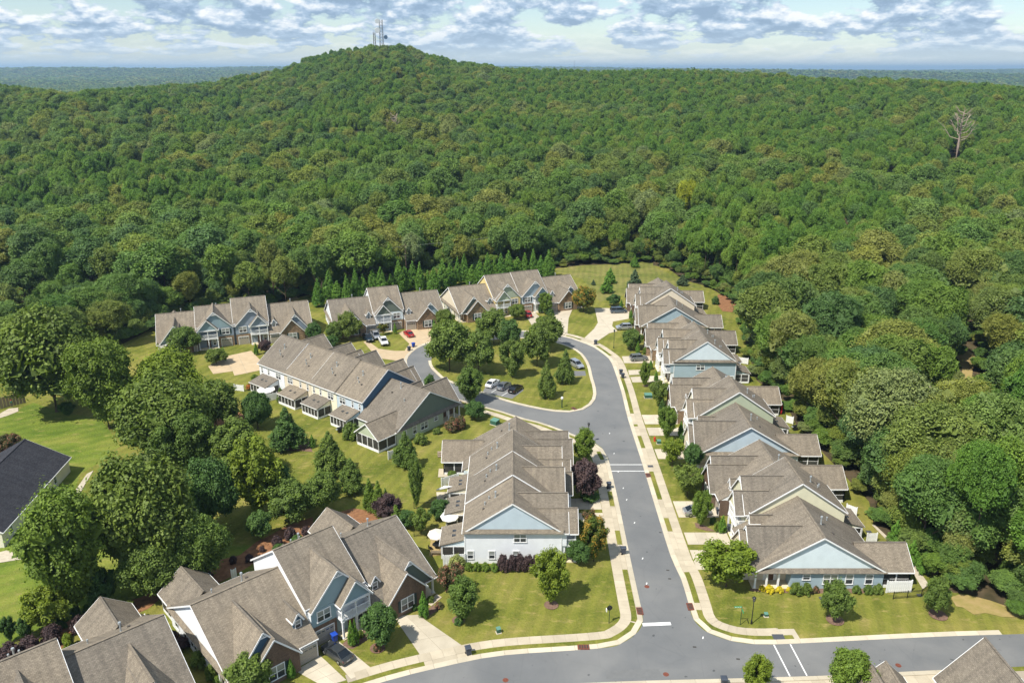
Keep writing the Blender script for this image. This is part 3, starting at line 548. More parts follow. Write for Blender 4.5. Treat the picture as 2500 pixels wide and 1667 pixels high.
def screens(b, x0, y0, x1, y1, z0, z1, n, parapet=.0):
    """screened or glazed porch side: white posts and rails, dark panels"""
    a, c = Vector((x0, y0, 0)), Vector((x1, y1, 0)); d = c - a; mb = MB(); nrm = Vector((-d.y, d.x, 0)).normalized()
    for i in range(n + 1): p = a + d * (i / n); mb.box(p.x - .07, p.x + .07, p.y - .07, p.y + .07, z0, z1)
    mb.bar(a + Vector((0, 0, z1 - .08)), c + Vector((0, 0, z1 - .08)), .12, .18); mb.bar(a + Vector((0, 0, z0 + .1)), c + Vector((0, 0, z0 + .1)), .12, .2 + parapet); mb.bar(a + Vector((0, 0, (z0 + z1) / 2)), c + Vector((0, 0, (z0 + z1) / 2)), .05, .05)
    mb.build('porch_frame', WHITE, b)
    for i in range(n):
        p, q = a + d * ((i + .08) / n), a + d * ((i + .92) / n); mb = MB(); mb.prism([p + Vector((0, 0, z0 + .2)), q + Vector((0, 0, z0 + .2)), q + Vector((0, 0, z1 - .17)), p + Vector((0, 0, z1 - .17))], nrm * .03); mb.build('screen_panel', SCREEN, b)
def railing(b, x0, y0, x1, y1, z, h=1.0):
    mb = MB(); a, c = Vector((x0, y0, z)), Vector((x1, y1, z)); n = max(2, int((c - a).length / .16))
    mb.bar(a + Vector((0, 0, h)), c + Vector((0, 0, h)), .1, .09); mb.bar(a + Vector((0, 0, .12)), c + Vector((0, 0, .12)), .08, .08)
    for i in range(n + 1): p = a + (c - a) * (i / n); mb.box(p.x - .028, p.x + .028, p.y - .028, p.y + .028, z + .1, z + h)
    mb.build('railing', WHITE, b)
def column(b, x, y, z0, z1, w=.24): mb = MB(); mb.box(x - w / 2, x + w / 2, y - w / 2, y + w / 2, z0, z1); mb.box(x - w * .75, x + w * .75, y - w * .75, y + w * .75, z0, z0 + .18); mb.box(x - w * .75, x + w * .75, y - w * .75, y + w * .75, z1 - .14, z1); mb.build('column', WHITE, b)
def garage(b, x, y, w=2.5, h=2.15, z=0.0, col=None, open_=False):
    mb = MB(); mb.box(x - w / 2 - .12, x + w / 2 + .12, y - .05, y - .005, z, z + h + .12); o = mb.build('garage_surround', WHITE, b)
    d = MB()
    if open_: d.box(x - w / 2, x + w / 2, y - .06, y - .052, z + .02, z + h); d.build('garage_opening', DARK, b); return
    for k in range(4):
        z0 = z + .02 + k * h / 4; d.box(x - w / 2, x + w / 2, y - .085, y - .052, z0 + .02, z0 + h / 4 - .02)
    g = d.build('garage_door', col or GARAGE, b)
    for i in range(4): mb = MB(); c = x - w / 2 + w * (i + .5) / 4; mb.box(c - .22, c + .22, y - .095, y - .086, z + h * .8, z + h * .94); mb.build('pane', GLASS, g)
def pipe(b, x, y, z, h=.9, r=.09):
    mb = MB(); mb.tube([(x, y, z - .5), (x, y, z + h), (x, y, z + h + .02), (x, y, z + h + .2)], [r, r, r * 1.9, r * 1.6], 8); mb.tube([(x, y, z - .3), (x, y, z + .14)], [r * 2.6, r * 1.1], 8); mb.build('vent_pipe', METAL, b)
def vent(b, x, y, z, s): mb = MB(); mb.box(x - .17, x + .17, y - .14, y + .14, z - .1, z + .2); mb.build('roof_vent', mat('roof_vent', (.09, .08, .07), .7), b)
def bracket(b, u, v, z, w, axis_dir=-1):
    """fan truss under a gable peak: collar, king post and struts"""
    mb = MB(); sl = 1.15
    mb.bar((u - w, v, z - w * sl), (u + w, v, z - w * sl), .09, .09)
    for k in (-.66, -.33, 0, .33, .66): mb.bar((u, v, z - w * sl), (u + k * w, v, z - abs(k) * w * sl - .12), .06, .06)
    mb.build('gable_bracket', WHITE, b)
def E(b, u0, u1, flip, c):
    """one-storey end house: front garage and brick gable, dormer, long side wall with corner porch, rear porch wing"""
    Wd = u1 - u0; X = (lambda x: u1 - x) if flip else (lambda x: u0 + x)
    wl, gb, fr = COLS[c.get('wall', 'white')], COLS[c.get('gable', 'white')], COLS[c.get('front', 'brick')]
    ze, zr, vr, D = 2.9, 8.35, 9.1, 18.3; st = zr - 0; sl = (zr - ze) / vr
    inner = 0 if c.get('join', 1) else 1
    xo = X(0); s = 1 if flip else -1                       # outward direction at the end wall
    # walls: body, end wall set back for the corner porch, gable field over a shingled skirt
    mb = MB(); P = c.get('porch', 5.2); xi = X(1.9)
    mb.box(min(X(.02), X(Wd)), max(X(.02), X(Wd)), P, D, 0, ze); mb.build('wall', wl, b)
    mb = MB(); mb.box(min(xi, X(Wd)), max(xi, X(Wd)), 0, P + .01, 0, ze - .01); mb.build('wall', fr, b)
    for k in (0.12, 1.75, 3.4): column(b, X(.14), k + .1, 0.12, ze - .12)
    mb = MB(); mb.box(min(X(-.1), xi), max(X(-.1), xi), -.1, P - .02, 0.0, .12); mb.build('porch_floor', CREAMTR, b)
    mb = MB(); mb.box(xi + s * .0, xi + s * .05, 2.4, 3.4, .15, 2.25); mb.build('front_door', mat('brown_door', (.13, .07, .045), .5), b)
    mb = MB(); mb.box(xi + s * .02, xi + s * .03, 1.9, 3.9, .12, 2.4); mb.build('door_surround', WHITE, b)
    mb = MB(); mb.box(min(X(.02), X(.26)), max(X(.02), X(.26)), 0, P, ze - .4, ze); mb.build('porch_beam', WHITE, b)
    gable(b, u0, u1, 0, D, ze, zr, vr, walls=False, rakes=((0, 1) if flip else (1, 0)) if c.get('join', 1) else (1, 1))
    mb = MB(); x0 = X(.03); mb.prism([(x0, .7, ze + .35), (x0, D - .7, ze + .35), (x0, vr, zr - .16)], ((-s) * .25, 0, 0)); mb.build('gable_panel', gb, b)
    mb = MB(); i_ = X(Wd - .02); mb.prism([(i_, 0, ze), (i_, D, ze), (i_, vr, zr - .05)], (s * .3, 0, 0)); mb.build('wall', COLS[c.get('inner', 'white')], b)
    a, e = (X(.05), X(-.42)); mb = MB(); mb.prism([(e, -.3, ze - .16), (e, D + .3, ze - .16), (a, D + .3, ze + .42), (a, -.3, ze + .42)], (0, 0, .1)); mb.build('roof_skirt', ROOF, b)
    rz = 90 if flip else -90
    for v, w, z, h, n in ((7.4, .95, 1.55, .8, 1), (10.8, 1.9, .85, 1.5, 2), (13.5, .95, .85, 1.5, 1), (16.3, .95, .85, 1.5, 1)): window(b, X(-.005), v, z, w, h, rz, n)
    # front: brick cross gables, garage, dormer
    g0, g1 = sorted((X(2.15), X(8.35))); gc = (g0 + g1) / 2
    vi = lambda z: max(0.5, (z - ze) / sl)
    gable(b, -.9, vi(6.3), g0, g1, ze, 6.35, axis='v', oh=.22, rakes=(1, 0), wall=fr)
    k0, k1 = sorted((X(.7), X(7.9))); kc = (k0 + k1) / 2
    gable(b, -.15, vi(7.5), k0, k1, 3.1, 7.5, axis='v', oh=.1, rake=.35, rakes=(1, 0), wall=COLS[c.get('accent', 'teal')], z0=2.9)
    bracket(b, kc, -.45, 7.55, .62)
    window(b, gc, -.905, .75, 1.95, 1.75, 0, 2, True)
    mb = MB(); q0, q1 = sorted((X(8.36), X(Wd))); mb.box(q0, q1, -.07, -.002, 0, ze - .3); mb.build('wall', fr, b)
    garage(b, X((8.45 + Wd) / 2), -.072, min(2.6, Wd - 8.9))
    if c.get('dormer', 1):
        dx = X(Wd - 1.5); zb = ze + sl * 1.8; gable(b, 1.8, vi(zb + 2.15) , dx - .62, dx + .62, zb + 1.15, zb + 2.1, axis='v', oh=.16, rake=.2, rakes=(1, 0), wall=COLS[c.get('accent', 'teal')], z0=zb - .6, th=.1)
        window(b, dx, 1.795, zb + .12, .68, .95)
    # rear porch wing
    if c.get('wing', 1):
        w0, w1 = sorted((X(.25), X(6.7))); wd = c.get('wd', 4.0)
        gable(b, 15.0, D + wd, w0, w1, 2.75, 5.25, axis='v', oh=.25, rakes=(0, 1), walls=False)
        mb = MB(); mb.prism([(w0 + .1, D + wd - .02, 2.72), (w1 - .1, D + wd - .02, 2.72), ((w0 + w1) / 2, D + wd - .02, 5.15)], (0, -.12, 0)); mb.build('gable_panel', wl, b)
        mb = MB(); mb.box(w0 + .3, w1 - .3, D + .02, D + wd - .3, .12, .45); mb.build('porch_floor', CREAMTR, b)
        screens(b, w0 + .1, D + wd - .1, w1 - .1, D + wd - .1, .1, 2.7, 4, .5); xs = X(.35); screens(b, xs, D + .1, xs, D + wd - .1, .1, 2.7, 2, .3); xs = X(6.6); screens(b, xs, D + .1, xs, D + wd - .1, .1, 2.7, 2, .3)
    mid = (u0 + u1) / 2
    for x, v, h in ((mid + 1.2, vr + 1.2, 1.1), (mid - 2.0, vr + 3.4, .35)): pipe(b, x, v, zat(v, 0, D, ze, zr, vr) + .16, h, .1 if h > .6 else .07)
    vent(b, mid + 2.4, vr + 2.6, zat(vr + 2.6, 0, D, ze, zr, vr) + .16, 1)
def T(b, u0, u1, flip, c):
    """two-storey townhouse: big front gable, window over garage on one side, balcony with its own gable on the other"""
    Wd = u1 - u0; X = (lambda x: u1 - x) if flip else (lambda x: u0 + x); k = Wd / 8.3
    wl, gb, fr = COLS[c.get('wall', 'white')], COLS[c.get('gable', c.get('wall', 'white'))], COLS[c.get('front', 'teal')]
    ze, zr, vr, v0, D = c.get('ze', 5.75), c.get('zr', 10.6), 9.7, 2.5, 16.8; sl = (zr - ze) / (vr - v0)
    e0, e1 = c.get('ends', (0, 0))
    gable(b, u0, u1, v0, D, ze, zr, vr, rakes=(1, 1), wall=wl, rake=.22)
    for k_, (uu, sg, rz) in enumerate(((u0, -1, -90), (u1, 1, 90))):
        if (e0, e1)[k_]:      # exposed end wall: gable field in its own colour over a shingled skirt
            mb = MB(); mb.prism([(uu + sg * .01, v0 + .8, ze + .45), (uu + sg * .01, D - .8, ze + .45), (uu + sg * .01, vr, zr - .22)], (sg * .05, 0, 0)); mb.build('gable_panel', gb, b)
            mb = MB(); a, e = uu + sg * .02, uu + sg * .45; mb.prism([(e, v0 - .3, ze - .14), (e, D + .3, ze - .14), (a, D + .3, ze + .42), (a, v0 - .3, ze + .42)], (0, 0, .1)); mb.build('roof_skirt', ROOF, b)
            mb = MB()
            for v in (v0, D): mb.box(uu + sg * .0, uu + sg * .04, v - .07, v + .07, 0, ze - .1)
            mb.build('corner_board', WHITE, b)
            window(b, uu + sg * .012, 8.6, 3.75, 1.75, 1.25, rz, 2)
            for v in (12.8, 16.0, 9.2): window(b, uu + sg * .012, v, .9, .8, 1.25, rz, 1)
    vi = lambda z: v0 + (z - ze) / sl
    # big gable
    h = 3.95 * k; cx = X(4.3 * k)
    gable(b, 1.7, vi(9.7), cx - h, cx + h, 5.35, 9.65, axis='v', oh=.2, rake=.3, rakes=(1, 0), wall=wl, z0=3.0, gab=(COLS[c.get('accent', c.get('front', 'teal'))], None))
    bracket(b, cx, 1.38, 9.7, .72)
    q0, q1 = sorted((X(.25 * k), X(3.75 * k)))
    mb = MB(); mb.box(q0, q1, 1.64, 1.72, 2.9, 5.3); mb.build('wall', fr, b)
    mb = MB(); mb.box(q0, q1, 1.66, 2.6, 0, 2.88); mb.build('wall', COLS[c.get('base', 'brick')], b)
    window(b, X(2.0 * k), 1.635, 3.45, 1.8, 1.45, 0, 2, c.get('shut', 0)); garage(b, X(2.0 * k), 1.655, 2.5, 2.15, open_=c.get('open', 0))
    a, e = (u0 + .08, X(.25 * k)) if not flip else (X(.25 * k), u1 - .08)
    # balcony and porch
    p0, p1 = sorted((X(3.75 * k), X(8.1 * k))); pc = (p0 + p1) / 2
    gable(b, .25, vi(7.8), p0, p1, 5.25, 7.95, axis='v', oh=.22, rake=.25, rakes=(1, 0), walls=False)
    mb = MB(); mb.prism([(p0 + .1, .28, 5.3), (p1 - .1, .28, 5.3), (pc, .28, 7.85)], (0, .1, 0)); mb.build('gable_panel', COLS[c.get('accent', c.get('front', 'teal'))], b)
    mb = MB(); mb.box(p0, p1, .2, .42, 4.95, 5.3); mb.box(p0, p0 + .2, .42, 1.7, 4.95, 5.3); mb.box(p1 - .2, p1, .42, 1.7, 4.95, 5.3); mb.box(p0, p1, .25, 2.5, 2.72, 2.95); mb.build('balcony', WHITE, b)
    mb = MB(); mb.box(p0 + .02, p1 - .02, 1.9, 2.48, .0, 5.25); mb.build('wall', fr, b)
    mb = MB(); mb.box(p0, p1, .1, 1.9, .0, .12); mb.build('porch_floor', CREAMTR, b)
    for x in (p0 + .15, pc, p1 - .15): column(b, x, .4, .12, 2.72); column(b, x, .4, 2.95, 4.95, .2)
    for x0, x1 in ((p0 + .2, pc - .1), (pc + .1, p1 - .2)): railing(b, x0, .36, x1, .36, 2.95)
    for x in (p0 + .1, p1 - .1): railing(b, x, .5, x, 1.7, 2.95)
    window(b, pc - .9, 1.895, 3.3, .9, 1.5); mb = MB(); mb.box(pc + .4, pc + 1.3, 1.83, 1.9, 2.96, 5.0); mb.build('balcony_door', GLASS, b)
    mb = MB(); mb.box(pc - .5, pc + .5, 1.84, 1.9, .12, 2.2); mb.build('front_door', mat('brown_door', (.13, .07, .045), .5), b); window(b, pc + 1.4, 1.895, .6, .7, 1.4)
    # rear: upper windows, sunroom under a shed roof
    rc = COLS[c.get('rear', c.get('wall', 'white'))]
    mb = MB(); mb.box(u0 + .05, u1 - .05, D + .002, D + .05, 0, ze - .25); mb.build('wall', rc, b)
    for x, w, n in ((1.0, .5, 1), (3.2, .5, 1), (6.4, 1.7, 2)): window(b, X(Wd - x * k), D + .055, 3.6 if n == 1 else 3.55, w, 1.35, 180, n)
    if c.get('sun', 1):
        s0, s1 = sorted((X(Wd - 1.2 * k), X(Wd - 6.2 * k))); vs = D + 3.6
        shed(b, s0 - .2, s1 + .2, vs + .3, D + .06, 2.35, 3.35)
        screens(b, s0, vs, s1, vs, .1, 2.35, 5, .5)
        for x in (s0, s1):
            mb = MB(); mb.prism([(x - .04, D + .06, 2.2), (x - .04, vs, 2.2), (x - .04, D + .06, 3.3)], (.08, 0, 0)); mb.build('wall', rc, b); screens(b, x, D + .1, x, vs - .1, .1, 2.3, 2, .2)
        mb = MB(); mb.box(s0 + .2, s1 - .2, D + .1, vs - .2, .1, .4); mb.build('porch_floor', CREAMTR, b)
        for x in (pc - .6, pc + .5):
            mb = MB(); xx = s0 + (s1 - s0) * (.35 if x < pc else .62); vv = (D + vs) / 2; z = 2.35 + (3.35 - 2.35) * (vs + .3 - vv) / (vs + .24 - D); mb.box(xx - .25, xx + .25, vv - .3, vv + .3, z - .1, z + .2); mb.build('skylight', mat('skylight', (.04, .045, .05), .2, .6), b)
    mid = (u0 + u1) / 2
    for x, v, hh in ((mid + .6, vr + 2.6, .8), (mid + .2, vr + 4.2, .3), (mid + 1.2, vr + 3.6, .25)): pipe(b, x, v, zat(v, v0, D, ze, zr, vr) + .16, hh, .1 if hh > .5 else .07)
    vent(b, mid - .9, vr + 4.4, zat(vr + 4.4, v0, D, ze, zr, vr) + .16, 1)
def row(org, ang, units, label, cat='townhouses'):
    b = empty('townhouse_row', (org[0], org[1], 0), R(ang), label, cat, 'rows of townhouses')
    u = 0.0
    for kind, w, flip, c in units:
        u0 = c.get('u0', u); (E if kind == 'E' else T)(b, u0, u0 + w, flip, c); u = u0 + w
    return b
O1 = Vector((-26.5, 80.3)); c43, s43 = math.cos(R(43)), math.sin(R(43))
B1 = row((O1.x - 8.4 * c43, O1.y - 8.4 * s43), 43, [('E', 11.3, 0, dict(wall='white', gable='white', accent='dblue')), ('T', 8.4, 0, dict(wall='white', front='teal', accent='teal', base='brick')), ('E', 10.0, 1, dict(wall='sage', gable='sage', accent='dsage', inner='cream'))], 'nearest townhouse row with brick gables and a blue balcony gable, grey sedan in front')
B0 = row((O1.x - 12.5 * c43 - 19.5 * math.cos(R(42)), O1.y - 12.5 * s43 - 19.5 * math.sin(R(42)) + .6), 42, [('T', 8.5, 0, dict()), ('E', 11.0, 1, dict(wall='white', accent='dblue'))], 'brown roofed house cut off by the lower left corner of the picture')
B2 = row((9.8, 102.0), 90, [('T', 8.0, 1, dict(wall='white', gable='paint', front='white', accent='paint', rear='pblue', ends=(1, 0), base='white', ze=5.45, zr=10.15)), ('T', 7.8, 0, dict(wall='ivory', zr=10.6, rear='tan', front='white', accent='teal')), ('T', 7.8, 1, dict(wall='cream', zr=10.75, rear='ivory', front='white')), ('E', 10.6, 1, dict(wall='pblue', gable='pblue', u0=23.6, inner='cream'))], 'townhouse row ending in a white wall with powder blue gable above the big lawn')
B3 = row((-11.0, 155.7), 141, [('E', 11.4, 0, dict(wall='sage', gable='dsage', accent='dsage', wd=4.6)), ('T', 8.4, 1, dict(wall='dblue', gable='dblue', rear='paint', ends=(0, 0))), ('T', 8.6, 0, dict(wall='lyellow', rear='lyellow')), ('T', 9.6, 1, dict(wall='tan', rear='tan', zr=10.4)), ('T', 9.5, 0, dict(wall='white', rear='white', zr=10.6))], 'townhouse row seen from behind with sunrooms, ending in a dark green gable')
B4 = row((-91.1, 193.4), 20, [('E', 9.6, 0, dict(wall='white', dormer=0)), ('T', 9.4, 1, dict(wall='gblue', front='gblue', accent='teal', zr=9.3, shut=1, base='stone', sun=0)), ('T', 8.7, 0, dict(wall='gblue', front='gblue', accent='gblue', base='stone', zr=10.7, sun=0)), ('E', 11.2, 1, dict(front='stone', accent='gblue', wing=0))], 'far left townhouse row with slate blue gables and purple tree by its garage')
B5 = row((-48.5, 207.2), 20.5, [('E', 11.3, 0, dict(front='stone', wall='white', wing=0)), ('T', 8.4, 1, dict(wall='white', front='pblue', accent='dsage', base='stone', open=0, sun=0)), ('E', 11.6, 1, dict(front='stone', accent='blue', wing=0))], 'back townhouse row with a sage green gable behind the parked pickups')
B6 = row((-15.2, 221.0), 23, [('E', 11.6, 0, dict(front='stone', wall='ivory', gable='tan', accent='dsage', wing=0)), ('T', 8.6, 1, dict(wall='yellow', front='yellow', accent='sage', base='stone', zr=10.7, sun=0)), ('T', 8.8, 0, dict(wall='pblue', front='pblue', accent='blue', base='stone', zr=10.85, shut=1, sun=0)), ('E', 11.0, 1, dict(front='stone', accent='blue', wing=0))], 'back townhouse row with bright yellow wall and teal gables behind the island trees')
def rrow(yfar, x, ang, units, label): return row((x, yfar), ang, units, label)
RA = rrow(126.4, 34.3, -90, [('E', 11.0, 0, dict(wall='ivory', accent='white')), ('T', 8.3, 0, dict(wall='cream', gable='cream', front='white', accent='cream')), ('E', 11.2, 1, dict(wall='blue', gable='pblue', accent='pblue', front='tan'))], 'right hand townhouse row ending in a blue house with white corner porch')
RB = rrow(162.6, 34.7, -90.7, [('E', 11.0, 0, dict(wall='white', front='stone')), ('T', 8.4, 0, dict(wall='sage', gable='sage', front='white', accent='ivory')), ('E', 11.2, 1, dict(wall='pblue', gable='paint', accent='tan', front='tan'))], 'middle right townhouse row with powder blue end gable below a sage gable')
RC = rrow(201.2, 35.7, -91, [('E', 12.0, 0, dict(wall='white', front='stone')), ('T', 7.8, 0, dict(wall='ivory', zr=10.4)), ('T', 8.0, 0, dict(wall='blue', gable='pblue', front='white', accent='pblue', ends=(0, 1)))], 'right hand townhouse row ending in a two storey blue wall, pale gable')
RD = rrow(241.0, 36.3, -91.5, [('E', 11.5, 0, dict(wall='tan', accent='white')), ('T', 8.7, 0, dict(wall='tan', gable='tan', zr=10.5, front='white')), ('E', 12.0, 1, dict(wall='blue', gable='blue', accent='white'))], 'farthest right townhouse row with an ochre gable above a slate blue gable')
SOUTH = empty('house', (59.3, 75.4, 0), R(180), 'brown roofed house cut off by the lower right corner of the picture', 'house')
gable(SOUTH, -1.0, 14.0, -1.0, 9.0, 1.6, 7.2, 4.2, axis='v', oh=.2, rakes=(1, 0), wall=COLS['ivory'])
gable(SOUTH, -8.0, 11.0, 3.0, 18.0, 2.0, 5.8, rakes=(1, 1))
gable(SOUTH, 11.0, 26.0, 1.5, 18.0, 2.0, 4.2, rakes=(0, 1))
for c_, h_ in ((15.6, 4.35), (17.7, 4.5)): gable(SOUTH, -.4, 6.0, c_ - 2.2, c_ + 2.2, 2.3, h_, axis='v', oh=.2, rakes=(1, 0), wall=COLS['ivory'])
# dark roofed bungalow at the left edge
L0 = empty('bungalow', (-78.0, 105.9, 0), R(96.2), 'cream bungalow with a charcoal shingle roof at the left edge', 'house')
gable(L0, 0.3, 25.0, 0.4, 14.4, 2.9, 6.7, 7.2, wall=COLS['ivory'], roof=ROOF2, oh=.45)
gable(L0, 7.0, 16.0, 6.0, 18.0, 2.9, 5.8, axis='v', wall=COLS['ivory'], roof=ROOF2) if False else gable(L0, 7.0, 20.0, 12.0, 19.0, 2.9, 6.0, axis='v', wall=COLS['ivory'], roof=ROOF2)
for u in (3.0, 8.0, 14.0, 19.0): window(L0, u, .395, .9, .9, 1.5)
for v in (2.2, 4.8, 8.5): window(L0, .295, v, .3, .95, 1.9, -90)
pipe(L0, 16, 9.5, 5.6, .5); vent(L0, 18.5, 8.6, 6.0, 1)
mb = MB(); mb.box(3.0, 4.0, -1.1, -.3, 0, .85); ac = mb.build('air_conditioner', mat('grey_cabinet', (.45, .46, .45), .5), None); ac.location = (-77.0, 108.6, 0); ac.rotation_euler = (0, 0, R(96)); 
for v in ac.data.vertices: v.co.x -= 3.5; v.co.y += .7
tag(ac, 'grey air conditioner box beside the cream bungalow wall', 'air conditioner')
# ------------------------------------------------------------------ trees
def leafmat(name, stops, trans=0.30, tint=(1.25, 1.3, 0.6), alt=None, share=0.5):
    """leaf blend; alt is a second leaf colour worn by part of the clumps (turning foliage, blossom)"""
    m = bpy.data.materials.new(name); m.use_nodes = True; t = m.node_tree; t.nodes.clear()
    o = t.nodes.new('ShaderNodeOutputMaterial'); oi = N(t, 'ShaderNodeObjectInfo')
    r = ramp(t, stops, oi.outputs['Random']); base = r.outputs[0]
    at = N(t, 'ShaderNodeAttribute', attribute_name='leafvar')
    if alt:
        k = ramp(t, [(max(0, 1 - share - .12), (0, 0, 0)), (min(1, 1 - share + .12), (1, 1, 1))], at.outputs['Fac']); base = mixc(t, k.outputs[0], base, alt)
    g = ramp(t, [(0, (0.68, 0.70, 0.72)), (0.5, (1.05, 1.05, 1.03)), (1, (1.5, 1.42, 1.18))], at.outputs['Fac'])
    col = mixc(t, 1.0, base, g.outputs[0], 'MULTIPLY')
    d = N(t, 'ShaderNodeBsdfDiffuse'); tr = N(t, 'ShaderNodeBsdfTranslucent'); mx = N(t, 'ShaderNodeMixShader'); mx.inputs[0].default_value = trans
    gl = N(t, 'ShaderNodeBsdfGlossy'); gl.inputs['Roughness'].default_value = 0.6; mx2 = N(t, 'ShaderNodeMixShader'); mx2.inputs[0].default_value = 0.02
    t.links.new(col, d.inputs['Color']); t.links.new(mixc(t, 1.0, col, tint, 'MULTIPLY'), tr.inputs['Color'])
    t.links.new(d.outputs[0], mx.inputs[1]); t.links.new(tr.outputs[0], mx.inputs[2]); t.links.new(mx.outputs[0], mx2.inputs[1]); t.links.new(gl.outputs[0], mx2.inputs[2]); t.links.new(mx2.outputs[0], o.inputs['Surface'])
    return m
def two(name, a, b, **k): return leafmat(name, [(0.0, a), (1.0, b)], **k)
LM = {'wood': leafmat('woodland_leaves', [(0.0, (0.093, 0.182, 0.034)), (0.12, (0.154, 0.241, 0.034)), (0.24, (0.088, 0.164, 0.045)), (0.36, (0.200, 0.245, 0.040)), (0.48, (0.120, 0.214, 0.040)), (0.58, (0.095, 0.175, 0.053)), (0.68, (0.230, 0.245, 0.045)), (0.78, (0.139, 0.229, 0.053)), (0.86, (0.107, 0.188, 0.037)), (0.95, (0.230, 0.245, 0.051)), (1.0, (0.185, 0.245, 0.099))], trans=.28),
      'pine': leafmat('pine_needles', [(0.0, (0.082, 0.175, 0.024)), (0.5, (0.122, 0.229, 0.029)), (1.0, (0.166, 0.245, 0.034))], 0.24),
      'mid': two('green_leaves', (0.112, 0.178, 0.032), (0.140, 0.200, 0.036)), 'dark': two('dark_green_leaves', (0.059, 0.124, 0.028), (0.079, 0.147, 0.032), trans=0.2),
      'olive': two('olive_leaves', (0.120, 0.178, 0.030), (0.148, 0.198, 0.034)), 'bright': two('bright_green_leaves', (0.130, 0.208, 0.026), (0.155, 0.222, 0.030)),
      'lime': two('yellow_green_leaves', (0.158, 0.222, 0.020), (0.185, 0.242, 0.024)), 'cyp': two('cypress_sprays', (0.095, 0.209, 0.026), (0.130, 0.247, 0.030), trans=0.15),
      'blue': two('blue_green_needles', (0.063, 0.104, 0.049), (0.083, 0.122, 0.056), trans=0.12), 'purple': two('purple_leaves', (0.060, 0.038, 0.040), (0.085, 0.055, 0.054), trans=0.2, tint=(1.2, 0.7, 0.8)),
      'red': two('reddish_leaves', (0.085, 0.095, 0.030), (0.10, 0.10, 0.034), alt=(0.27, 0.115, 0.085), share=.42), 'gold': two('golden_leaves', (0.100, 0.155, 0.022), (0.120, 0.165, 0.024), alt=(0.34, 0.205, 0.030), share=.45),
      'sun': two('sunny_yellow_leaves', (0.30, 0.335, 0.022), (0.32, 0.35, 0.024)), 'yellow': two('yellow_flowers', (0.62, 0.52, 0.02), (0.66, 0.56, 0.03), tint=(1, 1, .5)), 'pale': two('pale_variegated_leaves', (0.26, 0.29, 0.09), (0.28, 0.31, 0.10)), 'orange': two('orange_flowers', (0.08, 0.14, 0.03), (0.08, 0.14, 0.03), alt=(0.65, 0.2, 0.05), share=.6)}
def leafmesh(name, centers, radii, per, size, up=0.25, asp=1.0, seed=0, flat=0.4, m='mid', inner=0, droop=0.0):
    """crown built of leaf clumps: small quads over many lobes, mostly facing out and up"""
    AS = np.array([1, 1, asp])          # unit crowns are stretched to their height later: keep leaves and clumps in proportion
    g = np.random.default_rng(seed); V = []; col = []; cs = np.array(centers, float); rs = np.array(radii, float)
    for c, r in zip(cs, rs):
        n = per; d = g.normal(size=(n, 3)); d[:, 2] += up * 2; d /= np.linalg.norm(d, axis=1)[:, None]
        p = c + d * (r * (0.55 + 0.5 * g.random((n, 1)) ** 0.6 + .45 * (g.random((n, 1)) > .93))) * AS
        nr = d + g.normal(size=(n, 3)) * flat; nr[:, 2] += 0.45; nr /= np.linalg.norm(nr, axis=1)[:, None]
        a = np.cross(nr, g.normal(size=(n, 3))); a /= np.linalg.norm(a, axis=1)[:, None]; b = np.cross(nr, a)
        s = size * (0.6 + 0.8 * g.random((n, 1))); l = s * 0.75
        q = np.stack([p + o * AS for o in (-a * s - b * l * .35, -a * s * .1 - b * l, a * s + b * l * .25, a * s * .05 + b * l)], axis=1)
        V.append(q.reshape(-1, 3)); lobe = g.random(); col.append(np.repeat(np.clip(0.5 * lobe + 0.5 * g.random(n), 0, 1), 4))
    ctr = cs.mean(0)                                        # dense heart against see-through, its quads coloured darker as painted inner shade
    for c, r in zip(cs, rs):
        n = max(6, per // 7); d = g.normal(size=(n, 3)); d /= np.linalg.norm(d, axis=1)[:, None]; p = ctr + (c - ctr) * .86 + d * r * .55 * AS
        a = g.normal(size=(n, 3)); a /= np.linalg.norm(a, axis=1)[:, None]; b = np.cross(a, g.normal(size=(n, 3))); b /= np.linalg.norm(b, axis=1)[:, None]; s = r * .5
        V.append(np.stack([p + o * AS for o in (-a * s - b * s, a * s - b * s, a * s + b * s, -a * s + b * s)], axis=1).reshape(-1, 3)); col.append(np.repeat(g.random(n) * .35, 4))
    V = np.concatenate(V); col = np.concatenate(col); nq = len(V) // 4
    me = bpy.data.meshes.new(name); me.vertices.add(len(V)); me.vertices.foreach_set('co', V.ravel()); me.loops.add(nq * 4); me.loops.foreach_set('vertex_index', np.arange(nq * 4)); me.polygons.add(nq)
    me.polygons.foreach_set('loop_start', np.arange(nq) * 4); me.polygons.foreach_set('loop_total', np.full(nq, 4)); me.update(calc_edges=True)
    at = me.attributes.new('leafvar', 'FLOAT', 'POINT'); at.data.foreach_set('value', col); me.materials.append(LM[m]); return me
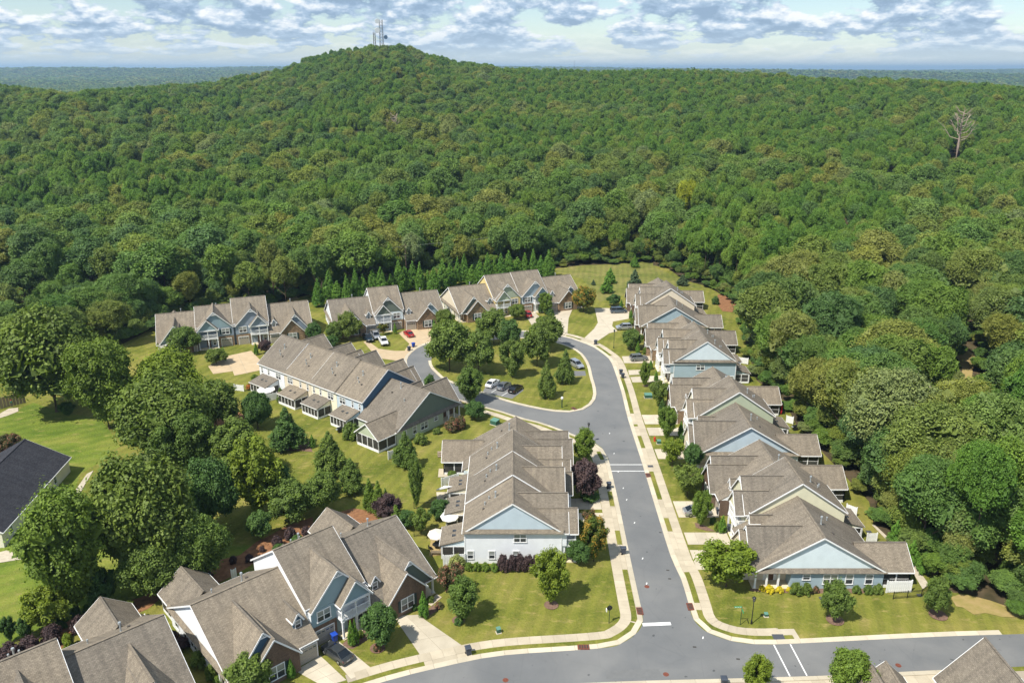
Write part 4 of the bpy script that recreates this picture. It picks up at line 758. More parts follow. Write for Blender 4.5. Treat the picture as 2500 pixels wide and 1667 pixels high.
def lobes(kind, n, g):
    """lobe centres and radii in unit space: crown radius about .5, top at 1; ragged on purpose"""
    c = []; r = []; ph = g.random(4) * 6.28
    def rag(th, z): return max(.5, 1 + .17 * math.sin(2 * th + ph[0] + 3 * z) + .14 * math.sin(3 * th + ph[1] - 5 * z) + g.normal() * .11)
    for i in range(n):
        th = i * 2.399963 + g.normal() * .35; h = (i + .5) / n
        if kind == 'round':
            z = 1 - 1.75 * h; rad = math.sqrt(max(0, 1 - z * z)); k = .36 * rag(th, z)
            c.append((rad * math.cos(th) * k, rad * math.sin(th) * k, .53 + z * .33 * (1 + g.normal() * .10))); r.append(.065 + .10 * g.random())
        elif kind == 'canopy':
            z = 1 - 1.45 * h; rad = math.sqrt(max(0, 1 - z * z)); k = .37 * rag(th, z)
            c.append((rad * math.cos(th) * k, rad * math.sin(th) * k, .66 + z * .27 * (1 + g.normal() * .08))); r.append(.10 + .085 * g.random())
        elif kind == 'dome':
            z = 1 - 1.0 * h; rad = math.sqrt(max(0, 1 - z * z)); k = .36 * (1 + (rag(th, z) - 1) * .5)
            c.append((rad * math.cos(th) * k, rad * math.sin(th) * k, .12 + z * .68)); r.append(.13 + .07 * g.random())
        elif kind == 'ovate':
            rad = math.sin(math.pi * min(1, (h * .92 + .08)) ** .75) * .38 * (.78 + .3 * g.random()) * rag(th, h)
            c.append((rad * math.cos(th), rad * math.sin(th), .95 - h * .80)); r.append(.085 + .075 * g.random())
        elif kind == 'slender':
            rad = math.sin(math.pi * min(1, (h * .92 + .08)) ** .75) * .38 * (.78 + .3 * g.random()) * rag(th, h)
            c.append((rad * math.cos(th), rad * math.sin(th), .93 - h * .50)); r.append(.11 + .09 * g.random())
        elif kind == 'cone':
            h2 = h ** .62; rad = .44 * h2 * (.75 + .4 * g.random()) * rag(th, h2); rad *= .88 if h2 > .86 else 1
            c.append((rad * math.cos(th), rad * math.sin(th), .96 - h2 * .86)); r.append(.045 + .10 * h2 * (.7 + .5 * g.random()))
        elif kind == 'spire':
            h2 = h ** .7; rad = .36 * min(1, h2 * 1.45) * (.85 + .25 * g.random())
            c.append((rad * math.cos(th), rad * math.sin(th), .975 - h2 * .90)); r.append(.05 + .14 * min(1, h2 * 1.5))
        elif kind == 'pine':
            z = 1 - 1.5 * h; rad = math.sqrt(max(0, 1 - z * z)); k = .36 * rag(th, z)
            c.append((rad * math.cos(th) * k, rad * math.sin(th) * k, .73 + z * .20)); r.append(.10 + .08 * g.random())
        elif kind == 'vase':
            h2 = g.random() ** .7; rad = (.12 + .34 * h2) * (.5 + .6 * g.random()) * rag(th, h2)
            c.append((rad * math.cos(th), rad * math.sin(th), .22 + .68 * h2 * (1 - .35 * (rad / .5) ** 2))); r.append(.07 + .07 * g.random())
    return c, r
KIND = {}
ASP = {'round': .9, 'canopy': .66, 'slender': .54, 'pine': .46, 'ovate': .75, 'cone': .68, 'spire': .42, 'dome': 1.0, 'vase': .95}
def crown(kind, m, n, per, size, var, **kw):
    key = (kind, m, n, per, var)
    if key not in KIND:
        g = np.random.default_rng(abs(hash((kind, n, per, var))) % 1000 if False else sum(map(ord, kind)) * 31 + n * 7 + per + var * 101); c, r = lobes(kind, n, g)
        KIND[key] = leafmesh('crown', c, r, per, size, seed=var * 17 + n + per, m=m, asp=ASP[kind], **kw)
    return KIND[key]
def trunkmesh(kind):
    if ('trunk', kind) not in KIND:
        g = np.random.default_rng(5); mb = MB()
        if kind == 'pine': mb.tube([(0, 0, -.01), (.004, .002, .3), (-.003, .004, .6), (0, 0, .93)], [.016, .012, .009, .002], 6)
        else:
            mb.tube([(0, 0, -.01), (.006, .0, .16), (-.004, .006, .38), (0, 0, .72)], [.024, .019, .014, .004], 7)
            for k in range(7):
                a = k * 2.4; z = .18 + .07 * k; l = .34 - .02 * k; mb.tube([(0, 0, z), (l * .5 * math.cos(a), l * .5 * math.sin(a), z + .10), (l * math.cos(a), l * math.sin(a), z + .22)], [.010, .007, .002], 5)
        KIND[('trunk', kind)] = mb.mesh('trunk', TRUNK)
    return KIND[('trunk', kind)]
# look of each kind by size class: shape, lobes, leaves per lobe, leaf size (unit space)
SPEC = {'oak': ('round', 60, 150, .0215), 'maple': ('ovate', 60, 140, .0205), 'pin': ('cone', 100, 100, .0215), 'arb': ('spire', 52, 110, .028), 'cyp': ('spire', 64, 110, .023), 'fir': ('cone', 76, 90, .025),
        'shrub': ('dome', 20, 130, .037), 'crape': ('vase', 64, 90, .023), 'bigoak': ('round', 110, 175, .0150), 'bigmaple': ('ovate', 110, 165, .0145), 'nearpine': ('pine', 72, 200, .0125), 'nearwood': ('canopy', 96, 215, .0118), 'nearwoodm': ('slender', 88, 200, .0120), 'pine': ('pine', 46, 160, .0185), 'wood': ('canopy', 60, 165, .0185), 'woodm': ('slender', 58, 150, .0185)}
def plant(name, spec, m, x, y, h, w, label=None, cat='tree', group=None, z=0.0, var=None, trunk=True):
    shp, n, per, size = SPEC[spec]; v = (int(abs(x * 7 + y * 3)) % 3) if var is None else var
    me = crown(shp, m, n, per, size, v)
    t = empty(name, (x, y, z), random.random() * 6.28, label, cat, group)
    link('crown', me, t, sc=(w * random.uniform(.92, 1.1), w * random.uniform(.92, 1.1), h))
    if trunk: link('trunk', trunkmesh('pine' if shp == 'pine' else 'oak'), t, sc=(max(w, h * .45), max(w, h * .45), h))
    return t
GT, GS, GA = 'trees planted among the townhouses', 'shrubs planted beside the houses', 'narrow evergreens beside the garages'
TREES = [
 ('maple','lime',5.4,92.4,8.5,4.9,'yellow green maple in the middle of the big front lawn'),
 ('maple','mid',-6.6,88.7,6.5,4.6,'green maple with an edged bed on the left side of the big front lawn'),
 ('crape','red',-8.3,94.1,5.3,4.2,'crape myrtle with red tips beside the brick corner of the nearest row'),
 ('maple','gold',12.3,102.6,7.5,4.3,'maple with orange top by the kerb at the white end house'),
 ('oak','dark',9.8,101.9,4.2,3.6,'dark green tree in front of the balcony of the white end house'),
 ('crape','red',12.4,110.7,4.1,2.7,'sparse reddish sapling behind the orange topped maple'),
 ('oak','purple',12.2,120.8,7.9,5.6,'purple leaved plum tree by the left pavement of the main street'),
 ('maple','bright',13.3,133.1,7.3,4.3,'bright green street tree right behind the purple plum'),
 ('maple','mid',-16.0,117.5,9.0,2.8,'tall narrow sapling on the rear lawn left of the patio umbrellas'),
 ('oak','dark',-11.8,114.4,3.7,3.4,'round dark evergreen beside the rear patios'),
 ('crape','olive',-14.4,109.7,4.8,3.4,'weeping olive tree by the rear black fence'),
 ('oak','dark',-16.8,83.8,6.7,4.8,'dark green tree on the small lawn between the two front drives'),
 ('oak','mid',-30.7,75.1,6.0,5.4,'green tree cut by the bottom edge before the left brick gable'),
 ('oak','dark',-39.5,108.3,5.4,4.2,'round dark tree on the bright lawn behind the nearest row'),
 ('oak','dark',-56.1,91.9,6.4,4.4,'round dark tree on the lawn left of the rear mulch bed'),
 ('oak','lime',-61.4,87.3,6.6,5.7,'yellow green tree above the purple shrubs at lower left'),
 ('bigmaple','bright',-59.0,90.7,18.3,10.9,'tall bright green maple covering the right side of the bungalow'),
 ('bigoak','olive',-52.5,98.1,20.2,14.5,'broad olive green tree in the middle of the left grove'),
 ('bigoak','mid',-44.8,97.6,11.3,8.5,'green willow oak right of the left grove over the mulch bed'),
 ('bigoak','mid',-49.8,94.5,10.1,8.3,'green willow oak leaning over the rear bed at the left'),
 ('bigoak','olive',-64.0,133.7,17.8,16.9,'large olive tree in the centre of the left clump beyond the grove'),
 ('bigmaple','bright',-82.7,149.0,19.0,12.1,'bright green maple between two broad oaks by the left lawn'),
 ('bigoak','olive',-98.2,157.8,23.8,20.3,'broad spreading oak at the top edge of the left lawn'),
 ('bigoak','lime',-71.8,154.4,15.5,15.8,'yellow topped tree before the far left row'),
 ('bigmaple','mid',-57.8,128.7,12.7,9.6,'green pointed tree at the front of the left clump'),
 ('oak','olive',-60.2,147.9,11.5,9.8,'olive tree at the right side of the left clump near the white fence'),
 ('maple','mid',-49.3,127.9,11.2,9.4,'pointed green tree left of the lime tree in the grove'),
 ('maple','lime',-41.9,115.3,13.9,9.0,'lime yellow tree in the middle grove'),
 ('bigoak','dark',-47.9,111.3,12.7,8.8,'dark green tree left of the lime tree'),
 ('oak','dark',-39.3,118.1,8.6,5.9,'small dark tree right of the lime tree in the grove'),
 ('pin','dark',-43.5,139.9,9.2,6.3,'conical dark tree on the rear lawn below the tan sunroom'),
 ('pin','mid',-33.2,130.1,8.8,6.4,'broad conical tree left of the green screened porch'),
 ('pin','mid',-19.7,132.5,7.6,4.4,'conical tree at the corner of the dark green gabled house'),
 ('bigoak','dark',-52.3,149.3,8.3,6.9,'dark oak at the left of the rear lawn by the white fence'),
 ('pin','mid',-28.0,123.2,6.9,4.6,'conical tree behind the nearest row beside the bright arborvitae'),
 ('oak','mid',-35.8,113.4,8.0,7.3,'wide green tree behind the nearest row roof'),
 ('oak','mid',-31.3,116.5,7.6,5.8,'rounded green tree touching the wide tree behind the nearest row'),
 ('oak','purple',-20.1,113.7,5.2,4.1,'dark purple tree behind the nearest row'),
 ('arb','bright',-18.7,112.3,4.1,2.3,'lime green conifer in front of the dark purple tree'),
 ('oak','dark',-16.8,111.7,3.3,2.9,'dark tree at the right of the lime green conifer'),
 ('maple','mid',-9.2,162.3,8.1,6.7,'round maple at the roadside below the island parking'),
 ('oak','dark',-7.9,154.0,4.1,4.7,'dark round shrub tree under the roadside maple'),
 ('oak','mid',-15.3,182.3,13.4,11.2,'largest spreading tree at the left end of the island'),
 ('oak','mid',-8.1,180.8,11.4,8.8,'tall tree right of the largest island tree'),
 ('oak','mid',-4.9,202.4,10.2,8.5,'spreading tree at the back left of the island'),
 ('oak','dark',-0.7,199.6,8.1,6.8,'dark tree at the back middle of the island'),
 ('maple','mid',0.1,177.5,9.2,6.4,'young tree in the middle of the island lawn'),
 ('oak','olive',6.2,185.0,11.2,7.1,'olive tree in the right half of the island'),
 ('oak','olive',9.3,197.9,9.7,8.5,'wide tree at the back right of the island'),
 ('pin','mid',12.5,173.9,8.9,4.9,'young conical tree by the silver car on the island'),
 ('pin','mid',7.7,165.2,9.5,4.8,'young conical tree nearest the island tip'),
 ('oak','olive',-19.1,215.0,6.3,5.5,'bushy tree before the stone gable of the back row'),
 ('oak','dark',-12.6,224.0,2.6,3.1,'small dark tree before the ivory gabled house'),
 ('oak','olive',1.5,224.5,4.9,5.1,'low spreading tree beside the red car on the back drive'),
 ('maple','bright',10.1,229.6,6.6,4.7,'thin bright tree before the teal balcony gable'),
 ('oak','gold',21.7,231.6,8.7,7.2,'tree turning gold at the right end of the back row'),
 ('fir','cyp',31.1,253.6,5.9,4.3,'broad green cedar in the meadow behind the court'),
 ('fir','cyp',33.8,266.6,5.7,3.9,'pointed cedar behind the broad green cedar'),
 ('fir','blue',40.9,257.8,7.5,5.3,'blue green conifer at the left of the far right row'),
 ('fir','cyp',45.6,289.4,4.7,3.5,'small cedar at the top of the meadow'),
 ('fir','blue',27.8,264.0,2.0,1.6,'tiny fir alone in the meadow'),
 ('oak','dark',31.8,238.5,4.0,3.9,'small round dark tree beside the minivan'),
 ('oak','mid',31.5,197.9,5.9,5.0,'round tree before the upper right row by the lamp post'),
 ('maple','bright',30.8,171.8,6.2,2.9,'bright young tree by the two dark bins'),
 ('maple','bright',30.8,144.0,6.9,3.7,'bright round street tree by the red hydrant'),
 ('crape','lime',29.7,132.5,6.1,4.1,'yellow green crape myrtle left of the blue gabled house'),
 ('oak','dark',33.2,131.6,5.5,3.9,'dark tree between the crape myrtle and the blue gabled house'),
 ('crape','olive',30.3,121.7,6.1,5.6,'broad olive crape myrtle before the brick corner'),
 ('oak','mid',33.6,124.6,4.2,2.4,'green tree against the wall behind the olive crape myrtle'),
 ('maple','bright',30.4,112.1,6.4,3.0,'bright young maple in front of the silver sedan'),
 ('crape','lime',30.6,96.4,7.0,8.6,'large airy crape myrtle by the white porch'),
 ('crape','olive',32.1,160.1,6.6,4.7,'dark crape myrtle behind the green transformer box'),
 ('oak','mid',43.1,89.1,6.4,3.5,'young tree in a mulch ring on the corner lawn'),
 ('oak','mid',57.2,90.2,6.3,3.4,'young tree in a mulch ring near the wood at the right'),
 ('fir','cyp',59.4,106.9,4.7,2.4,'bright cedar nearest the right end house'),
 ('fir','cyp',60.7,106.4,3.3,2.1,'cedar second behind the right end porch'),
 ('fir','cyp',59.7,102.1,4.2,2.3,'cedar beside the gravel path'),
 ('fir','cyp',60.3,99.9,3.4,2.1,'cedar nearest the black fence corner'),
 ('oak','bright',39.8,75.8,6.3,5.3,'tree at the bottom edge near the lower right roofs'),
 ('maple','lime',28.6,75.2,5.7,3.4,'yellow green street tree at the bottom edge by the crossing'),
 ('fir','blue',58.1,263.6,4.0,4.3,'low blue green fir behind the far right row'),
 ('oak','mid',-85.1,195.2,7.5,8.0,'round green tree hiding the gable of the far left row'),
 ('oak','purple',-64.1,194.8,4.0,3.4,'purple tree between the garages of the far left row'),
 ('oak','olive',-74.0,187.0,4.3,5.3,'brownish tree under the porch roof of the far left row'),
 ('oak','dark',-53.5,204.2,5.7,4.5,'dark tree beside the stone gable of the far left row'),
 ('oak','olive',-44.3,205.1,8.6,5.8,'tree with reddish tint before the white gabled back house'),
 ('oak','mid',-47.8,204.2,6.0,4.8,'green tree left of the reddish tinted tree before the back row'),
 ('oak','dark',-48.0,200.5,3.1,3.9,'low dark tree over the roof of the rear seen row'),
 ('crape','gold',-35.8,209.9,3.6,2.5,'thin golden sapling beside the open garage'),
 ('oak','red',-94.8,135.3,5.6,5.5,'rust coloured tree behind the bungalow'),
 ('maple','dark',-94.6,155.5,3.1,3.6,'low scrubby bush tree at the top of the left lawn'),
]
PLANTED = []
for sp, m, x, y, h, w, lab in TREES:
    plant({'fir': 'cedar_tree', 'pin': 'conical_tree', 'crape': 'crape_myrtle', 'arb': 'conifer'}.get(sp, 'tree'), sp, m, x, y, h, w, lab, 'tree', GT); PLANTED.append((x, y, w))
SHRUBS = [
 ('shrub','pale',-8.2,101.2,2.1,2.5,'pale variegated shrub by the white fence of the white end house'),
 ('shrub','bright',-6.4,100.3,1.5,1.3,'first clipped green ball from the pale shrub under the white wall'),
 ('shrub','bright',-5.2,100.3,1.5,1.3,'second clipped green ball from the pale shrub under the white wall'),
 ('shrub','bright',-3.9,100.3,1.4,1.3,'third clipped green ball from the pale shrub under the white wall'),
 ('shrub','bright',-2.6,100.2,1.4,1.3,'fourth clipped green ball from the pale shrub, beside the purple hedge'),
 ('shrub','purple',-1.3,100.2,3.0,1.7,'purple hedge shrub next to the clipped balls'),
 ('shrub','purple',-0.0,100.1,2.9,1.7,'purple hedge shrub second from the clipped balls'),
 ('shrub','purple',1.2,100.1,3.2,1.7,'purple hedge shrub in the middle of the white wall'),
 ('shrub','purple',2.4,100.1,3.0,1.7,'purple hedge shrub fourth from the clipped balls'),
 ('shrub','purple',3.5,100.1,2.9,1.6,'purple hedge shrub nearest the lawn maple'),
 ('shrub','mid',10.8,110.5,2.4,1.7,'green round bush left of the orange topped maple'),
 ('shrub','dark',-7.1,88.3,1.1,1.2,'small bush at the foot of the left lawn maple'),
 ('shrub','dark',13.4,120.8,1.7,3.1,'dark low bush under the purple plum'),
 ('shrub','mid',-10.8,128.8,1.2,1.9,'bush behind the rear picket fence by the far patio'),
 ('shrub','bright',-19.7,85.7,1.2,0.9,'green ball bush beside the paired arborvitae'),
 ('shrub','red',-17.1,83.1,1.2,1.1,'red bush at the foot of the dark front tree'),
 ('shrub','dark',-13.3,91.2,1.0,0.9,'round bush under the brick gable window'),
 ('shrub','mid',-11.3,92.9,1.1,1.1,'bush beside the front path of the brick gable'),
 ('shrub','red',-10.0,91.8,0.7,1.2,'red flowering bush at the end of the front path'),
 ('shrub','purple',-36.4,106.7,1.9,1.8,'purple ball shrub behind the nearest row, left one of three'),
 ('shrub','purple',-34.9,108.7,2.2,2.0,'purple ball shrub behind the nearest row, middle of three'),
 ('shrub','purple',-32.6,109.7,1.7,1.6,'purple ball shrub behind the nearest row, right one of three'),
 ('shrub','dark',-35.5,104.8,1.6,2.1,'dark green shrub below the left purple ball shrub'),
 ('shrub','dark',-33.3,107.0,1.7,2.3,'dark green shrub beside the vent pipe of the middle roof'),
 ('shrub','purple',-38.3,105.1,1.0,0.9,'small purple ball alone on the pine straw'),
 ('shrub','purple',-39.4,102.5,1.3,1.3,'dark purple shrub beside the yellow ball'),
 ('shrub','lime',-38.3,102.5,0.8,0.8,'little yellow ball on the pine straw'),
 ('shrub','olive',-37.6,103.4,0.6,0.7,'little olive ball right of the yellow ball'),
 ('shrub','purple',-41.7,102.1,1.4,1.1,'dark shrub in the shade at the left of the rear bed'),
 ('shrub','purple',-44.1,98.5,1.1,1.3,'purple shrub on the straw behind the white gable'),
 ('shrub','mid',-46.7,98.0,1.5,1.5,'green shrub under the willow oak behind the white gable'),
 ('shrub','mid',-49.7,94.5,1.6,1.3,'green shrub at the back corner porch'),
 ('shrub','olive',-52.9,91.0,2.4,2.4,'rounded olive shrub left of the back corner porch'),
 ('maple','dark',-64.7,84.8,3.8,1.9,'small magnolia at the far lower left'),
 ('maple','dark',-62.8,85.2,3.6,2.1,'small magnolia beside the yellow green tree'),
 ('shrub','purple',-59.1,84.5,3.1,2.7,'large purple shrub beside the lower left wing roof'),
 ('shrub','purple',-60.8,82.6,2.7,2.8,'large purple shrub above the watermark corner lawn'),
 ('shrub','purple',-62.3,80.4,3.5,3.5,'purple shrub at the left picture edge'),
 ('shrub','purple',-57.0,87.0,2.4,2.1,'purple shrub close to the lower left roof peak'),
 ('shrub','dark',-59.6,87.6,1.9,1.7,'dark evergreen between the purple shrubs'),
 ('shrub','dark',-58.7,89.5,1.9,1.2,'dark evergreen at the lawn edge, left of a pair'),
 ('shrub','dark',-57.5,90.2,1.8,1.2,'dark evergreen at the lawn edge, right of a pair'),
 ('shrub','lime',-56.7,83.8,2.2,1.5,'lime shrub beside the lower left wing eave'),
 ('shrub','purple',-56.3,90.9,0.9,1.5,'low purple shrub above the lower left roof peak'),
 ('shrub','lime',-58.7,82.0,1.8,1.7,'olive lime shrub on the straw at lower left'),
 ('shrub','purple',-43.7,85.0,1.7,1.4,'purple shrub highest along the white side wall'),
 ('shrub','purple',-42.0,83.5,1.9,2.1,'purple shrub second along the white side wall'),
 ('shrub','mid',-38.6,80.4,2.4,2.1,'green shrub in the middle along the white side wall'),
 ('shrub','mid',-36.5,78.3,2.2,1.6,'green shrub lower along the white side wall'),
 ('shrub','bright',-35.3,77.4,1.2,1.3,'bright shrub lowest along the white side wall'),
 ('shrub','dark',-47.4,88.3,0.9,1.2,'dark bush beside the rear picket panel'),
 ('shrub','mid',-43.6,157.7,2.4,1.7,'clipped bush left of a pair by the yellow rear wall'),
 ('shrub','mid',-42.2,157.5,2.3,1.7,'clipped bush right of a pair by the yellow rear wall'),
 ('arb','mid',-51.2,163.0,3.6,2.3,'columnar bush between the white and tan sunrooms'),
 ('shrub','mid',-32.1,144.6,3.7,3.5,'large dense bush before the green gabled wing'),
 ('shrub','mid',-15.2,146.8,1.4,1.6,'green ball under the sage side wall'),
 ('shrub','red',-12.2,148.2,3.1,3.4,'red flowering shrub by the side porch of the sage house'),
 ('shrub','red',-10.5,149.3,3.0,2.5,'taller reddish shrub at the corner of the sage house'),
 ('shrub','olive',-18.0,142.2,2.5,2.8,'olive shrub under the twin window of the sage house'),
 ('shrub','dark',-19.0,170.8,3.8,2.6,'dark bush in the gap between roof and road loop'),
 ('shrub','orange',-60.5,170.0,1.8,1.5,'orange flowering bush beside the white side fence'),
 ('shrub','bright',-60.4,174.2,2.4,2.0,'bright bush next to the orange flowers'),
 ('shrub','bright',32.8,110.8,1.9,1.0,'green bush beside the garage arborvitae on the right'),
 ('shrub','dark',32.7,113.1,1.3,1.1,'dark bush behind the bright young maple'),
 ('shrub','dark',34.2,143.0,2.3,2.1,'dark bush right of the round street tree'),
 ('shrub','mid',33.3,118.9,3.0,1.6,'bush along the brick front of the cream house'),
 ('shrub','olive',40.0,94.7,2.0,1.8,'grey green bush left of a pair under the blue wall'),
 ('shrub','olive',41.5,94.7,2.0,1.6,'grey green bush right of a pair under the blue wall'),
 ('shrub','red',42.9,95.0,1.2,0.9,'low brown bush under the blue wall'),
 ('shrub','mid',48.6,94.9,1.4,1.2,'green ball under the blue wall by the single window'),
 ('shrub','mid',50.2,94.8,1.6,1.4,'green ball under the blue wall, left one of a touching pair'),
 ('shrub','mid',51.5,94.8,1.7,1.4,'green ball under the blue wall, right one of a touching pair'),
 ('shrub','yellow',35.4,95.4,1.0,0.9,'yellow flower clump before the first white porch column'),
 ('shrub','yellow',36.4,95.1,1.2,1.3,'yellow flower clump second along the white porch'),
 ('shrub','yellow',37.8,95.1,1.0,1.2,'yellow flower clump third along the white porch'),
 ('shrub','yellow',39.2,95.1,0.9,0.9,'yellow flower clump last along the white porch'),
 ('shrub','olive',35.2,218.9,2.4,3.4,'brown green shrub above the silver suv'),
 ('shrub','dark',63.8,240.4,2.8,2.5,'dark bush at the rear of the far right row'),
 ('shrub','bright',34.7,194.5,2.2,1.6,'bright bush before the upper right garage'),
 ('shrub','bright',-9.6,220.2,2.0,2.3,'bright bush by the stone corner of the back row'),
 ('shrub','dark',11.4,228.5,2.3,2.5,'dark bush at the foot of the thin bright tree'),
]
for sp, m, x, y, h, w, lab in SHRUBS: plant('shrub' if sp == 'shrub' else 'evergreen_shrub', sp, m, x, y, h, w, lab, 'shrub', GS, trunk=sp != 'shrub')
ARBS = [('cyp',-20.5,84.0,4.2,1.0,'clipped arborvitae, left one of a pair beside the blue bin'),('cyp',-20.1,84.4,4.0,0.9,'clipped arborvitae, right one of a pair beside the blue bin'),('cyp',-11.9,89.7,4.3,1.5,'clipped arborvitae before the right brick gable window'),
 ('cyp',-26.8,78.4,2.9,1.1,'clipped arborvitae before the left brick gable window'),('cyp',33.9,145.5,3.6,1.1,'narrow arborvitae by the round street tree'),('cyp',33.5,110.4,3.3,1.3,'narrow arborvitae between the two right garages'),
 ('dark',32.2,157.1,3.3,1.5,'dark narrow evergreen left of two by the middle right row'),('dark',33.9,156.5,2.9,1.4,'dark narrow evergreen right of two by the middle right row'),('cyp',34.1,175.5,2.8,1.1,'narrow evergreen behind the bright young tree and bins'),
 ('cyp',32.6,194.7,3.7,1.2,'narrow evergreen by the upper right brick corner'),('cyp',34.1,183.3,2.6,1.2,'narrow evergreen behind the silver car'),('cyp',35.1,224.9,3.1,1.3,'narrow evergreen left of the slate blue gable'),('cyp',33.6,215.3,2.3,1.1,'narrow evergreen beside the silver suv'),('cyp',33.7,235.9,3.0,1.3,'narrow evergreen right of the minivan'),
 ('cyp',-66.1,193.7,3.6,1.2,'narrow evergreen by the far left garage'),('cyp',-72.9,189.4,3.9,1.4,'narrow evergreen beside the far left driveway'),('cyp',-22.0,214.4,3.5,1.1,'narrow evergreen at the back row stone gable'),('dark',8.6,230.8,3.7,1.4,'narrow evergreen by the back row porch'),('cyp',-32.6,211.0,3.6,1.1,'narrow evergreen beside the open garage'),
 ('bright',-23.7,116.8,6.5,2.2,'bright arborvitae, left one of three behind the nearest row'),('bright',-22.0,115.6,6.7,2.2,'bright arborvitae, middle one of three behind the nearest row'),('bright',-20.7,115.1,5.6,1.7,'bright arborvitae, right one of three behind the nearest row'),('cyp',-39.0,140.6,2.9,1.2,'tiny arborvitae on the mulch between two conical trees')]
for m, x, y, h, w, lab in ARBS: plant('arborvitae', 'arb', m, x, y, h, w, lab, 'evergreen', GA, trunk=False)
ORD = 'first second third fourth fifth sixth seventh eighth ninth tenth eleventh twelfth thirteenth fourteenth fifteenth sixteenth seventeenth eighteenth nineteenth twentieth'.split()
ORD += ['twenty-' + o for o in ORD[:9]] + ['thirtieth'] + ['thirty-' + o for o in ORD[:9]] + ['fortieth'] + ['forty-' + o for o in ORD[:9]] + ['fiftieth'] + ['fifty-' + o for o in ORD[:9]]
# row of tall cypresses behind the back rows
CYP = [(-59.99,237.79),(-57.79,243.41),(-55.02,242.39),(-51.91,241.98),(-49.71,245.15),(-47.68,246.61),(-44.81,248.54),(-42.17,248.43),(-39.53,251.55),(-37.10,254.95),(-37.26,254.80),(-35.56,257.17),(-33.22,259.25),(-30.32,254.80),(-27.92,256.38),(-25.65,253.47),(-23.07,257.65),(-20.99,262.33),(-18.52,264.52),(-16.30,265.36),(-13.58,264.01),(-10.94,264.01),(-8.43,268.66),(-6.15,269.67),(-3.84,269.67),(-1.15,270.41),(1.96,274.99),(4.52,275.45),(7.48,276.37),(10.23,275.91),(12.94,274.92)]
for k, c in enumerate(CYP):
    plant('cypress_tree', 'cyp', 'cyp', c[0], c[1], 9.4 + 1.7 * math.sin(k * 2.1) + .6 * math.sin(k * 5.3), 4.1 + .8 * math.sin(k * 1.3), ORD[k] + ' pointed cypress from the left in the row behind the back townhouses', 'cypress', 'row of cypresses behind the back townhouses', trunk=False)
PLANTED += [(c[0], c[1], 4) for c in CYP]

# ------------------------------------------------------------------ the wood
RIGHT_EDGE = [(53.82,297.15),(57.95,287.31),(60.20,270.09),(65.06,264.02),(66.87,260.35),(70.51,241.43),(69.16,229.39),(64.67,211.24),(62.25,198.14),(60.25,188.02),(58.13,175.88),(60.62,163.15),(59.14,151.39),(61.07,120.04),(58.80,112.97),(59.48,108.43),(60.12,104.17),(61.54,100.18),(60.75,95.40),(64.29,94.64),(69.35,90.04),(100,86)]
BACK_EDGE = [(-112,180),(-105,205),(-99,227),(-82,238),(-64,252),(-30,272),(10,288),(24.20,293.48),(41.78,296.03),(53.82,297.15)]
WOOD_EDGE = [(-300,60),(-94,60),(-97,84),(-115,96),(-118,150),(-126,178),(-112,183),(-106,198),(-101,224),(-84,233),(-66,244),(-30,264),(8,288),(16,296),(24.25,294.20),(41.93,297.13),(54.85,303.15),(54.25,297.15),(58.60,290.82),(61.79,274.01),(65.95,266.27),(67.80,261.08),(70.72,253.29),(71.73,242.70),(69.83,229.39),(65.30,211.24),(62.84,198.14),(60.82,188.02),(58.87,176.59),(61.82,163.78),(60.07,151.39),(61.36,118.93),(59.53,112.97),(60.33,108.74),(62.72,103.59),(62.53,100.18),(62.55,96.43),(64.98,95.92),(68.08,94.39),(70.85,90.74),(150,84),(300,60)]
GAP = [(118.01,205.52),(128.66,205.52),(115.61,180.33),(102.00,152.55),(92.58,137.72),(82.29,137.72),(87.49,152.55),(96.88,166.39),(109.33,188.09)]
def inside(px, py, poly):
    c = np.zeros(len(px), bool); n = len(poly)
    for i in range(n):
        (x1, y1), (x2, y2) = poly[i], poly[(i + 1) % n]
        k = ((y1 > py) != (y2 > py)); c ^= k & (px < (x2 - x1) * (py - y1) / (y2 - y1 + 1e-12) + x1)
    return c
def scatter(y0, y1, step, wmarg):
    ys = np.arange(y0, y1, step); P = []
    for y in ys:
        w = 0.66 * y + wmarg; xs = np.arange(-w, w, step); P.append(np.stack([xs + rng.uniform(-.42, .42, len(xs)) * step, y + rng.uniform(-.42, .42, len(xs)) * step], 1))
    return np.concatenate(P)
P1 = scatter(62, 560, 7.0, 35)
clear = WOOD_EDGE + [(300, 20), (-300, 20)]
P1 = P1[~inside(P1[:, 0], P1[:, 1], clear)]; P1 = P1[~inside(P1[:, 0], P1[:, 1], GAP)]
for x, y, w in PLANTED: P1 = P1[np.hypot(P1[:, 0] - x, P1[:, 1] - y) > w * .42]
P1 = P1[~((np.abs(P1[:, 0] - .546 * P1[:, 1]) < 6.5) & (P1[:, 1] > 428) & (P1[:, 1] < 461))]; P1 = P1[np.hypot(P1[:, 0] - 75, P1[:, 1] - 345) > 5.5]
EP = []                                                     # tall trees right at the lawn edge behind the right hand rows
for off, st in ((3.4, 6.6), (8.6, 7.2)):
    for p in offset(arc_pts([Vector(q) for q in RIGHT_EDGE], st), off): EP.append((p.x + rng.uniform(-1, 1), p.y + rng.uniform(-1, 1)))
EP = np.array(EP); EP = EP[(EP[:, 1] > 92) & ~inside(EP[:, 0], EP[:, 1], GAP)]
P1 = np.array([q for q in P1 if np.min(np.hypot(EP[:, 0] - q[0], EP[:, 1] - q[1])) > 4.6]); EPS = {tuple(q) for q in EP}
P1 = np.concatenate([P1, EP]); P1 = P1[~((np.abs(P1[:, 0] - .2174 * P1[:, 1]) < 4.5) & (P1[:, 1] > 312) & (P1[:, 1] < 351))]
